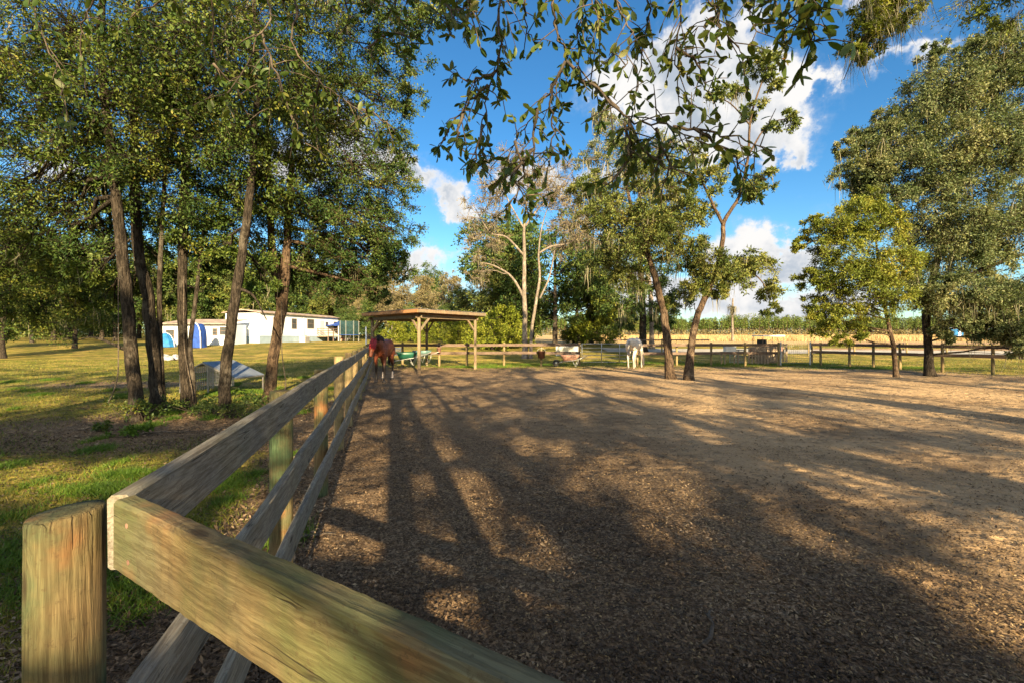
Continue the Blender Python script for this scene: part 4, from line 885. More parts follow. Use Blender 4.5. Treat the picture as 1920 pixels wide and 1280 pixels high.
# ------------------------------------------------------------------ trees close on the left
LEFT = 'trees of the cluster on the lawn'
tree('oak_tree', 'thick dark trunked oak, leftmost of the lawn cluster', 'tree', [base_on(tk([(257, 790, 8.25, 0.116), (246, 650, 8.3, 0.100), (232, 500, 8.2, 0.091), (213, 330, 8, 0.073), (190, 100, 7.8, 0.055), (200, -120, 7.6, 0.030)]))],
     [B(120, 60, 7.4, 1.7, n=67), B(70, 330, 8.6, 1.45, n=58), B(230, -60, 7.6, 2.0, n=67), B(170, 400, 9.4, 1.0, n=33), B(250, 210, 7.6, 1.3, n=50), B(-40, 160, 8, 1.5, n=42), B(30, 500, 9.5, 1.0, n=33), B(70, 200, 8, 1.3, n=50), B(120, 520, 10, .9, n=29), B(-30, 420, 9, 1.2, n=33), B(150, 250, 8.6, 1.2, n=44), B(80, 570, 12, 1.1, n=44), B(170, 560, 12.5, .9, n=34), B(0, 560, 11, .9, n=34), B(-60, 520, 10, .9, n=24), B(220, 480, 11, .9, n=34), B(180, 520, 9, .5, n=18), B(100, 470, 9, .6, n=22), B(215, 560, 9.6, .35, n=10)],
     .062, M['oak_leaf'], M['bark'], 101, 12, 13, flare=1.45, hang=-1.3, moss=(260, .35, .008), extra_limbs=[tk([(235, 655, 8.3, .03), (200, 640, 8.3, .022), (170, 632, 8.5, .012), (140, 640, 8.6, .006)])])
tree('oak_tree', 'mossy dark oak trunk leaning left, second from left in the lawn cluster', 'tree', [base_on(tk([(292, 772, 9.0, 0.111), (290, 700, 9, 0.104), (277, 560, 8.9, 0.104), (258, 450, 8.8, 0.089), (252, 200, 8.6, 0.059), (262, -60, 8.4, 0.037)]))],
     [B(300, 330, 8.6, 1.1, n=42), B(330, 60, 8.2, 1.3, n=50), B(210, 480, 9.3, .9, n=28), B(300, 180, 9, 1.3, n=47), B(310, 440, 9.6, .7, n=21), B(250, 350, 9.6, 1.0, n=33), B(300, 490, 9.4, .5, n=18), B(250, 540, 9.6, .4, n=12)], .062, M['oak_leaf_dark'], M['bark'], 102, 12, 12, hang=-1.3, flare=1.4)
tree('oak_tree', 'slender straight grey trunk between thicker trunks of the lawn cluster', 'tree', [base_on(tk([(306, 768, 9.1, 0.056), (299, 600, 9.1, 0.046), (302, 450, 9, 0.038), (315, 250, 9, 0.030), (330, 40, 9, 0.022)]))],
     [B(330, 200, 8.9, .9, n=29), B(350, 420, 9.2, .7, n=19)], .062, M['oak_leaf'], M['bark'], 103, 12, 12, flare=1.5)
tree('oak_tree', 'dark upright oak in the middle of the lawn cluster, kennel just right of it', 'tree', [base_on(tk([(352, 764, 9.4, 0.102), (343, 650, 9.4, 0.085), (342, 500, 9.3, 0.088), (350, 300, 9.1, 0.068), (372, 50, 9, 0.041)]))],
     [B(390, 250, 8.7, 1.2, n=50), B(390, 440, 9.6, .8, n=29), B(400, -60, 8.4, 1.6, n=50), B(440, 380, 9.8, 1.0, n=36), B(370, 130, 9.2, 1.3, n=42), B(350, 330, 9.8, .9, n=29), B(385, 500, 9.8, .5, n=18), B(325, 545, 9.9, .35, n=12), B(400, 560, 10, .3, n=9)], .062, M['oak_leaf_dark'], M['bark'], 104, 12, 12, hang=-1.3, flare=1.4)
tree('young_oak', 'thin pale sapling trunk hugging the dark middle oak', 'tree', [base_on(tk([(364, 765, 9.2, 0.050), (360, 690, 9.2, 0.045), (357, 640, 9.2, 0.041), (372, 520, 9.3, 0.032), (380, 430, 9.3, 0.018)]))],
     [B(395, 530, 9.8, .45, n=11), B(385, 420, 9.6, .5, n=12)], .062, M['oak_leaf'], M['bark'], 105, 10, 10, flare=1.2)
tree('oak_tree', 'brownish oak leaning right in front of the wire mesh kennel', 'tree', [base_on(tk([(420, 786, 8.5, 0.101), (424, 690, 8.6, 0.095), (437, 590, 8.6, 0.088), (455, 470, 8.6, 0.078), (470, 350, 8.5, 0.065), (482, 150, 8.4, 0.046), (472, -60, 8.4, 0.033)]))],
     [B(440, 90, 7.6, 1.7, n=67), B(500, 330, 9.2, 1.0, n=39), B(560, -40, 8.2, 1.6, n=50), B(430, 300, 9, 1.0, n=33), B(470, 470, 9.6, .6, n=18), B(520, 200, 8.8, 1.3, n=47), B(400, 180, 8.8, 1.1, n=36), B(480, 400, 9.8, .9, n=29), B(455, 540, 9.4, .4, n=12), B(410, 480, 9.4, .5, n=16), B(490, 525, 9.8, .4, n=12)], .062, M['oak_leaf'], M['bark'], 106, 12, 13, hang=-1.3, flare=1.45, moss=(120, .3, .008),
     extra_limbs=[tk([(445, 540, 8.6, .04), (475, 555, 8.7, .02), (500, 600, 8.8, .008)])])
tree('oak_tree', 'forked oak with reddish bark, rightmost of the lawn cluster', 'tree', [base_on(tk([(503, 760, 10.2, 0.125), (515, 650, 10.2, 0.108), (530, 560, 10.2, 0.115), (538, 450, 10.2, 0.084), (548, 300, 10, 0.063), (562, 100, 9.8, 0.042), (570, -100, 9.6, 0.028)]))],
     [B(610, 300, 10.2, 1.5, n=67), B(680, 430, 10.6, 1.0, n=42), B(700, 190, 9.8, 1.1, n=36), B(640, 20, 9.2, 1.5, n=54), B(735, 360, 10.3, .7, n=19), B(590, 480, 11, .8, n=28), B(750, 40, 9, .75, n=16), B(560, 160, 10.2, 1.4, n=47), B(740, 480, 10.8, .55, n=14), B(660, 540, 11.3, .5, n=12), B(770, 110, 9.2, .6, n=9), B(560, 400, 10.6, 1.2, n=42), B(640, 400, 10.4, 1.1, n=42), B(520, 500, 11, .8, n=28), B(620, 180, 10, 1.2, n=42), B(680, 320, 10.6, 1.0, n=33), B(640, 500, 11.2, .7, n=21), B(750, 290, 10.2, .6, n=18), B(735, 430, 10.6, .7, n=21), B(700, 520, 11, .7, n=30), B(765, 200, 9.8, .45, n=14), B(610, 540, 11.2, .6, n=26), B(740, 500, 11, .5, n=18), B(560, 500, 11, .6, n=24), B(800, 30, 9.3, .5, n=18), B(850, 5, 9.4, .4, n=12), B(660, 470, 11, .8, n=34), B(720, 560, 11.4, .35, n=10)],
     .062, M['oak_leaf_dark'], M['bark_brown'], 107, 12, 13, flare=1.4, hang=-1.3, moss=(160, .3, .008), extra_limbs=[tk([(528, 575, 10.2, .10), (512, 480, 10.1, .08), (505, 350, 10, .06), (500, 180, 9.8, .03)])])

# ------------------------------------------------------------------ trees inside and beyond the paddock
tree('oak_tree', 'left one of two leaning oaks in the paddock, bending left over the grey horse', 'tree',
     [base_on(tk([(1257, 711, 16.4, 0.170), (1252, 650, 16.5, 0.145), (1243, 580, 16.6, 0.132), (1228, 520, 16.6, 0.111), (1205, 450, 16.6, 0.085), (1182, 380, 16.6, 0.060), (1172, 325, 16.6, 0.034)]))],
     [B(1200, 440, 16.2, 1.35, n=64), B(1140, 400, 16.8, 1.1, n=46), B(1110, 350, 17, .8, n=20), B(1245, 400, 16.2, 1.2, n=54), B(1285, 470, 16.6, .8, n=28), B(1180, 520, 17, .7, n=24), B(1230, 340, 16.4, 1.0, n=30), B(1130, 470, 17.2, .7, n=22), B(1180, 290, 16.8, .8, n=18), B(1300, 400, 17, .7, n=18), B(1250, 570, 16.8, .35, n=8)],
     .095, M['olive_leaf'], M['bark_brown'], 201, 12, 15, flare=1.35, moss=(500, .6, .010), twig_r=.009)
tree('oak_tree', 'right one of two leaning oaks in the paddock, tall and sparsely leaved', 'tree',
     [base_on(tk([(1290, 712, 16.1, 0.156), (1296, 650, 16.2, 0.127), (1306, 600, 16.2, 0.115), (1320, 562, 16.3, 0.102), (1345, 500, 16.4, 0.086), (1355, 450, 16.4, 0.078), (1358, 415, 16.4, 0.074), (1385, 370, 16.4, 0.057), (1402, 300, 16.4, 0.045), (1408, 220, 16.4, 0.037), (1430, 150, 16.4, 0.025), (1448, 100, 16.4, 0.010)]))],
     [B(1320, 495, 16.2, .7, n=30), B(1300, 535, 16.2, .5, n=16), B(1365, 520, 16.4, .6, n=22), B(1405, 500, 16.8, .75, n=26), B(1435, 540, 16.9, .5, n=14), B(1345, 545, 16.1, .4, n=12), B(1330, 335, 16.4, .6, n=18), B(1405, 350, 16.3, .55, n=18), B(1440, 335, 16.3, .4, n=10), B(1300, 290, 16.6, .55, n=12), B(1370, 300, 16.4, .35, n=9),
      B(1425, 120, 16.4, .55, n=16), B(1450, 150, 16.4, .4, n=10), B(1410, 205, 16.4, .4, n=8), B(1475, 225, 16.5, .4, n=9), B(1350, 180, 16.4, .4, n=9), B(1385, 165, 16.4, .35, n=8), B(1445, 580, 16.8, .3, n=6), B(1450, 240, 16.4, .3, n=6)],
     .115, M['olive_leaf'], M['bark_brown'], 202, 11, 11, flare=1.35, moss=(260, .65, .009), twig_r=.009, csize=.45,
     extra_limbs=[tk([(1357, 425, 16.4, .06), (1335, 380, 16.4, .045), (1312, 330, 16.5, .03), (1300, 290, 16.5, .015)]), tk([(1345, 505, 16.4, .05), (1390, 500, 16.7, .035), (1430, 530, 16.9, .02), (1446, 575, 16.9, .01)]), tk([(1404, 290, 16.4, .035), (1440, 235, 16.4, .025), (1490, 220, 16.5, .012)]), tk([(1406, 235, 16.4, .03), (1370, 195, 16.4, .02), (1335, 180, 16.4, .01)])])
q = on(985, 31.6)
tree('bare_tree', 'tall pale twin trunked tree nearly bare of leaves beyond the back fence', 'tree',
     [base_on(tk([(984, 674, 31.6, 0.199), (984, 600, 31.6, 0.164), (983, 540, 31.6, 0.147), (983, 470, 31.6, 0.117), (983, 420, 31.6, 0.087), (990, 350, 31.6, 0.053), (986, 290, 31.6, 0.023)])), base_on(tk([(995, 670, 31.4, 0.117), (997, 620, 31.4, 0.105), (1006, 560, 31.4, 0.100), (1012, 520, 31.4, 0.082), (1010, 470, 31.4, 0.058), (1020, 410, 31.4, 0.035), (1045, 350, 31.4, 0.017)]))],
     [B(905, 400, 31, 1.7, n=26), B(935, 335, 31.4, 1.6, n=24), B(975, 310, 31.6, 1.7, n=24), B(1035, 340, 31.8, 1.9, n=30), B(1070, 390, 32, 2.0, n=34), B(1065, 450, 32, 1.5, n=22), B(900, 470, 31, 1.2, n=14), B(1110, 430, 32, 1.5, n=24), B(1010, 380, 31.8, 1.4, n=18), B(925, 440, 31.5, 1.2, n=14), B(900, 510, 31.4, .9, n=12)],
     .12, M['brown_leaf'], M['bark_pale'], 203, 13, 4, flare=1.3, moss=(500, .8, .02), twig_r=.022, csize=.5, droop=-.05,
     extra_limbs=[tk([(983, 560, 31.6, 0.094), (960, 520, 31.5, 0.078), (925, 498, 31.4, 0.055), (895, 492, 31.2, 0.031)]), tk([(983, 480, 31.6, 0.086), (950, 445, 31.4, 0.062), (918, 435, 31.2, 0.047), (885, 380, 31, 0.023)]), tk([(983, 430, 31.6, 0.070), (955, 380, 31.4, 0.047), (935, 330, 31.4, 0.023)]),
                  tk([(985, 425, 31.6, 0.070), (1015, 385, 31.8, 0.055), (1050, 350, 31.8, 0.031), (1075, 320, 31.8, 0.016)]), tk([(1010, 475, 31.4, 0.078), (1035, 462, 31.6, 0.070), (1070, 455, 31.8, 0.047), (1100, 430, 32, 0.023)]), tk([(1012, 560, 31.4, 0.070), (1030, 520, 31.6, 0.055), (1040, 470, 31.8, 0.031)])])
tree('oak_tree', 'dark straight oak standing directly behind the grey horse', 'tree', [base_on(tk([(1206, 662, 36, .30), (1205, 600, 36, .26), (1203, 540, 36, .24), (1200, 470, 36, .18), (1195, 400, 36, .1)]))],
     [B(1150, 480, 35, 2.4, n=50), B(1230, 500, 35.5, 2.2, n=46), B(1190, 560, 34.5, 1.7, n=36), B(1260, 560, 36, 1.6, n=30), B(1130, 560, 36, 1.4, n=22), B(1200, 420, 36, 2.2, n=40), B(1240, 600, 35, 1.0, n=16), B(1170, 600, 36, 1.0, n=14)],
     .19, M['oak_leaf_dark'], M['bark'], 204, 10, 10, moss=(260, 1.5, .03), twig_r=.015, stems=True)
tree('moss_tree', 'pale high crowned mossy tree rising behind the left leaning oak', 'tree', [base_on(tk([(1222, 660, 40, .2), (1220, 560, 40, .2), (1205, 440, 40, .17), (1195, 320, 40, .12), (1170, 240, 40, .05)]))],
     [B(1150, 250, 40, 2.0, n=36), B(1190, 320, 40, 2.4, n=40), B(1110, 300, 40, 1.8, n=28), B(1240, 280, 40, 1.8, n=26), B(1130, 210, 40, 1.0, n=12), B(1260, 360, 40, 1.6, n=22), B(1120, 380, 40.5, 1.6, n=20)],
     .20, M['grey_leaf'], M['bark_pale'], 205, 9, 8, moss=(500, 1.6, .03), twig_r=.02)
tree('young_oak', 'yellow green feathery tree, left of the two oaks at the right edge', 'tree', [base_on(tk([(1680, 707, 17.0, 0.090), (1675, 650, 17, 0.075), (1664, 600, 17, 0.066), (1650, 520, 17, 0.048), (1640, 430, 17, 0.024)]))],
     [B(1600, 410, 16.8, 1.0, n=44), B(1560, 450, 16.8, 1.0, n=40), B(1650, 410, 16.8, .9, n=36), B(1595, 500, 16.7, 1.2, n=56), B(1545, 540, 17, .8, n=26), B(1640, 555, 16.7, 1.1, n=46), B(1570, 590, 17, .8, n=28), B(1660, 490, 16.8, 1.1, n=46), B(1525, 420, 17, .45, n=12), B(1540, 610, 17.2, .5, n=12), B(1610, 620, 17, .45, n=12), B(1515, 580, 17.4, .5, n=12), B(1505, 460, 17.2, .4, n=9), B(1580, 640, 17, .35, n=8), B(1520, 520, 17.2, .5, n=12), B(1620, 380, 17, .6, n=16)],
     .088, M['yellow_leaf'], M['bark_brown'], 206, 12, 15, flare=1.3, twig_r=.008, droop=.05)
tree('live_oak', 'largest oak at the right edge with a broad grey green crown', 'tree', [base_on(tk([(1743, 705, 17.6, 0.156), (1740, 640, 17.7, 0.136), (1738, 580, 17.8, 0.136), (1760, 480, 17.8, 0.116), (1800, 350, 17.6, 0.095), (1850, 230, 17.4, 0.061), (1880, 150, 17.4, 0.034)]))],
     [B(1640, 300, 17.4, 1.1, n=46), B(1690, 250, 17.4, 1.3, n=59), B(1760, 190, 17.4, 1.5, n=78), B(1830, 140, 17.4, 1.5, n=72), B(1905, 120, 17, 1.6, n=72), B(1700, 350, 17.2, 1.5, n=78), B(1790, 300, 17, 1.8, n=98), B(1880, 270, 17, 1.8, n=91), B(1770, 440, 17, 1.5, n=78), B(1850, 420, 16.8, 1.6, n=78), B(1940, 400, 17, 1.6, n=65), B(1730, 540, 17, 1.1, n=57),
      B(1800, 560, 16.8, 1.2, n=59), B(1880, 570, 16.6, 1.2, n=59), B(1945, 550, 17, 1.2, n=39), B(1600, 330, 17.6, .8, n=26), B(1780, 620, 17, .5, n=18), B(1890, 630, 16.6, .5, n=20), B(1610, 260, 17.8, .6, n=11), B(1840, 490, 17.5, 1.0, n=39), B(1905, 610, 16.2, .8, n=36), B(1830, 610, 16.8, .6, n=23), B(1590, 280, 17.6, .5, n=11), B(1660, 230, 17.5, .6, n=15), B(1920, 660, 15.5, .4, n=13), B(1760, 100, 17.4, .6, n=13), B(1860, 75, 17.4, .7, n=18)],
     .095, M['grey_leaf'], M['bark'], 207, 13, 16, flare=1.5, moss=(1800, .75, .009), twig_r=.009,
     extra_limbs=[tk([(1738, 570, 17.8, .12), (1705, 460, 17.6, .09), (1665, 340, 17.5, .04)]), tk([(1745, 560, 17.8, .12), (1830, 510, 17.4, .09), (1925, 475, 17, .05)])])
# moss hung tree whose trunk stands outside the right edge
tree('live_oak', 'moss draped branch tip hanging into the top right corner', 'tree', [base_on([(9.6, 6.2, 0, .28), (9.5, 6.1, 2, .24), (9.0, 6.1, 4.4, .2), (7.6, 6.0, 6.6, .12), (5.6, 5.8, 6.9, .05)])],
     [B(1700, -10, 5.8, .42, n=22), B(1665, 30, 5.8, .32, n=18), B(1630, 60, 5.7, .28, n=18), B(1605, 105, 5.7, .16, n=9), B(1640, 0, 5.7, .3, n=12), B(1890, -20, 6, .45, n=18), ((8.6, 6.4, 7.6), (2, 1.6, 1.2), 50)],
     .05, M['yellow_leaf'], M['bark'], 208, 11, 12, moss=(1500, .26, .003), twig_r=.004, extra_limbs=[tk([(1800, -120, 5.9, .05), (1700, -20, 5.8, .03), (1640, 40, 5.7, .015), (1600, 110, 5.7, .007), (1582, 150, 5.7, .004)])])

# ------------------------------------------------------------------ large leaved oak overhead: limbs reach over the camera
def big_leaf_mesh(name, P, Dr, L, rng, o3):
    n = len(P); Dr = nrm(Dr); up = rng.normal(size=(n, 3)) * .6; up[:, 2] += .9; S = nrm(np.cross(Dr, up)); N = np.cross(S, Dr); L = L[:, None]
    ts = [0, .22, .5, .8, 1.0]; ws = [.02, .15, .21, .16, .0]; cv = rng.uniform(-.28, .12, n)[:, None]; fd = rng.uniform(.05, .5, n)[:, None]; vs = []
    for t in ts: vs.append(P + Dr * L * t + N * L * cv * t * t)
    for sgn in (1, -1):
        for t, w in list(zip(ts, ws))[1:4]: vs.append(P + Dr * L * t + N * L * (cv * t * t + fd * w * .6) + S * L * w * sgn * rng.uniform(.85, 1.15, n)[:, None])
    V = np.stack(vs, 1).reshape(-1, 3); tri = []
    for o, fl in ((5, 0), (8, 1)):
        t = [(0, 1, o), (1, 2, o + 1), (1, o + 1, o), (2, 3, o + 2), (2, o + 2, o + 1), (3, 4, o + 2)]
        tri += [x if fl == 0 else x[::-1] for x in t]
    Fc = (np.arange(n) * 11)[:, None, None] + np.array(tri)[None]; v = np.repeat(np.clip(rng.beta(2, 2.8, n), 0, 1), 12)
    return np_mesh(name, V - o3, Fc.reshape(-1, 3), v)
def overhead():
    rng = np.random.default_rng(5); rr = random.Random(5); b0 = Vector((1.25, -4.0, 0)); o3 = np.array(b0)
    root = empty('overhanging_oak', b0, 0, 'broad leaved oak overhead whose leafy twigs hang down across the top', 'tree')
    limbs = [[(1.25, -4.0, -.1, .2), (1.2, -4.0, 1.5, .14), (1.25, -3.9, 3.5, .125), (1.1, -3.0, 4.9, .11), (.8, -.5, 5.1, .09), (.5, 1.6, 4.7, .06), (.45, 2.9, 4.1, .035)],
             [(1.0, -2.6, 5.0, .08), (-.6, -.6, 5.2, .06), (-1.6, 1.3, 4.9, .045), (-2.3, 2.6, 4.4, .025)], [(.6, .2, 5.0, .06), (1.3, 1.6, 4.8, .045), (1.6, 2.6, 4.3, .02)],
             [(1.25, -3.9, 3.6, .10), (1.3, -3.95, 6.0, .09), (1.2, -4.1, 9.0, .05)]]
    mb = MB(); sk = []
    for i, l in enumerate(limbs):
        pts = smooth_path(l, 5); mb.tube([Vector(p[:3]) - b0 for p in pts], [p[3] for p in pts], 12, True, noise=.06, seed=i); sk += pts
    mb.build('trunk', M['bark'], root, True); sk = np.array(sk)
    tw = [[(945, -20), (940, 90), (922, 150), (905, 235), (900, 300)], [(915, 160), (870, 205), (825, 275)], [(925, 140), (880, 150), (845, 135)], [(1035, -20), (1042, 55), (1062, 115), (1008, 205), (965, 265), (935, 340)], [(1008, 205), (1000, 280), (1005, 345)],
          [(1060, 115), (1030, 190), (1040, 260), (1020, 310)], [(1062, 115), (1130, 180), (1180, 225), (1262, 238), (1330, 275)], [(1262, 238), (1340, 245), (1430, 278)], [(1215, -20), (1207, 90), (1190, 195)], [(1270, -20), (1268, 100), (1272, 200)], [(1268, 90), (1310, 130), (1330, 185)],
          [(1330, -20), (1345, 40), (1400, 105)], [(1455, -20), (1475, 50)], [(1180, 225), (1178, 300), (1130, 355)], [(1230, 240), (1250, 310), (1242, 370)], [(1160, 205), (1120, 165), (1080, 120)], [(1110, -20), (1125, 50)], [(1410, -20), (1412, 80)], [(1180, 230), (1215, 290), (1290, 330)], [(1300, 240), (1370, 290), (1400, 330)],
          [(965, 265), (980, 330), (950, 400)], [(905, 235), (890, 310)], [(1170, 230), (1190, 290), (1230, 300), (1260, 260)], [(1150, -20), (1180, 60), (1170, 130)], [(1360, -20), (1340, 30), (1290, 70)], [(830, -20), (850, 30), (840, 70)], [(890, -20), (885, 25)], [(990, -20), (985, 40), (1000, 80)], [(1000, 280), (960, 330), (990, 370)], [(870, 205), (860, 260), (880, 300)], [(1100, -20), (1080, 50), (1100, 90)]]
    L2 = [[(390, -20), (402, 120), (398, 190)], [(545, -20), (548, 80), (600, 150), (650, 190), (715, 240)], [(600, 150), (590, 210), (600, 290)], [(650, 190), (700, 215), (740, 245)], [(180, -20), (150, 60), (165, 180)], [(500, -20), (490, 60), (430, 170), (425, 200)], [(640, -20), (650, 60), (700, 100)], [(300, -20), (255, 30), (200, 60)], [(760, -20), (745, 30), (770, 60)], [(400, 120), (450, 180), (470, 240)], [(60, -20), (100, 120), (130, 230)], [(690, -20), (735, 20)], [(690, 90), (740, 60), (790, 90)], [(490, 60), (520, 140), (560, 260)]]
    allp = [(t, 2.35, rr.uniform(-.25, .35), 1) for t in tw] + [(t, 2.9, rr.uniform(-.4, .6), .62) for t in L2] + [([(1510, -30), (1520, 40), (1525, 85)], 2.1, 0, 2.2), ([(1470, -30), (1500, 60)], 2.2, 0, 1.4)]
    for path, d0, dd, dens in allp:
        k = len(path); P = [W(px, py, d0 + dd * i / (k - 1)) for i, (px, py) in enumerate(path)]
        if path[0][1] < 0:
            a = sk[np.argmin(np.linalg.norm(sk[:, :3] - np.array(P[0]) - np.array([0, 0, .5]), axis=1))]; P = [Vector(a[:3]), Vector(a[:3]).lerp(P[0], .55) + Vector((0, 0, .12))] + P
        pts = smooth_path([(*p, .011) for p in P], 6); pts = [np.array(q) for q in pts]
        for q in pts[2:]: q[:3] += rng.normal(size=3) * .008
        bm = MB(); m = len(pts); bm.tube([Vector(q[:3]) - b0 for q in pts], [.0065 * (1 - i / m) + .002 for i in range(m)], 6)
        LP = []; LD = []; LL = []; arr = np.array([q[:3] for q in pts]); seg = np.linalg.norm(np.diff(arr, axis=0), axis=1); cum = np.r_[0, np.cumsum(seg)]
        st = 0 if path[0][1] >= 0 else np.linalg.norm(arr[0] - np.array(P[2])) * .75
        s = st + .03
        while s < cum[-1]:
            i = min(np.searchsorted(cum, s) - 1, len(seg) - 1); i = max(i, 0); p = arr[i] + (arr[i + 1] - arr[i]) * (s - cum[i]) / max(seg[i], 1e-6); ax = nrm(arr[i + 1] - arr[i])
            sd = nrm(rng.normal(size=3) + ax * .8 + np.array([0, 0, -.35])); ln = rng.uniform(.05, .24); tip = p + sd * ln
            bm.tube([Vector(p) - b0, Vector(p + sd * ln * .55 + np.array([0, 0, .012])) - b0, Vector(tip) - b0], [.0035, .0028, .0018], 4)
            for _ in range(rr.randint(3, 6)):
                t = rr.uniform(.35, 1); q = p + (tip - p) * t; LP.append(q); LD.append(sd * .7 + rng.normal(size=3) * .75 + np.array([0, 0, -.45])); LL.append(rr.uniform(.036, .072) * (1.25 if dens > 1.5 else 1))
            if rr.random() < .5: LP.append(p); LD.append(ax * .5 + rng.normal(size=3) * .8 + np.array([0, 0, -.4])); LL.append(rr.uniform(.038, .068) * (1.25 if dens > 1.5 else 1))
            s += rng.uniform(.026, .07) / dens
        for _ in range(4): LP.append(arr[-1]); LD.append(nrm(arr[-1] - arr[-2]) + rng.normal(size=3) * .6); LL.append(.06)
        br = bm.build('branch', M['twig'], root, True)
        link('leaves', big_leaf_mesh('leaves', np.array(LP), np.array(LD), np.array(LL), rng, o3), M['big_leaf'], br, True)
    # its crown above and behind the camera
    n = 34; cp = clump_pts(rng, (1.2, -3.4, 7.2), (2.6, 1.9, 1.9), n); V, Fc, v, C, tip = crown(rng, cp, np.full(n, .6), 8, 8, .15, .15, None)
    link('crown', np_mesh('crown', V - o3, Fc, v), M['oak_leaf_dark'], root); a, f = prisms(np.repeat(np.array([[1.25, -4.0, 5.6]]), n, 0), cp, np.full(n, .03), np.full(n, .008)); a2, f2_ = prisms(C, tip, np.full(len(C), .006), np.full(len(C), .003))
    link('branches', np_mesh('branches', np.concatenate([a, a2]) - o3, np.concatenate([f, f2_ + len(a)])), M['bark'], root)
overhead()

# ------------------------------------------------------------------ unseen trees behind the camera, their crowns shaped to throw the wanted dappled shade
LIT = [(655, 980, 45, 170, .8), (840, 960, 50, 120, .8), (690, 800, 25, 40, .6), (770, 830, 30, 60, .6), (920, 1010, 60, 60, .7), (1110, 1090, 60, 40, .75), (1330, 1110, 90, 30, .6), (1450, 1060, 60, 30, .6), (1240, 940, 80, 24, .6), (640, 900, 60, 130, .6), (820, 900, 50, 90, .6), (1150, 960, 90, 30, .5), (1560, 1010, 150, 40, .6), (1870, 1010, 60, 90, .6), (1700, 880, 110, 14, .5), (960, 830, 60, 14, .6), (1500, 790, 110, 12, .6), (1200, 790, 110, 10, .5), (700, 780, 60, 20, .5), (120, 830, 200, 12, .3), (1650, 955, 200, 50, .9), (1830, 1100, 150, 85, .95), (1500, 925, 110, 28, .7), (1760, 755, 240, 42, .75), (1300, 740, 90, 14, .6), (1250, 830, 120, 22, .4), (1130, 888, 60, 18, .8), (1050, 1030, 52, 36, .9), (1265, 1025, 70, 48, .7), (890, 1120, 85, 60, .95), (660, 950, 70, 100, .55), (1400, 890, 120, 30, .4),
       (850, 985, 60, 40, .7), (800, 860, 70, 30, .4), (1000, 725, 260, 12, .6), (190, 880, 240, 26, .9), (120, 757, 140, 12, .95), (580, 710, 150, 22, .95), (190, 915, 80, 16, .9), (430, 905, 40, 30, .95), (60, 690, 180, 12, .6), (30, 965, 40, 30, .5), (30, 1050, 30, 20, .6), (1880, 850, 90, 16, .4), (640, 1060, 60, 20, .6), (1100, 770, 90, 12, .5), (1470, 715, 120, 14, .7)]  # ground patches where leaf clumps are thinned to let sun through
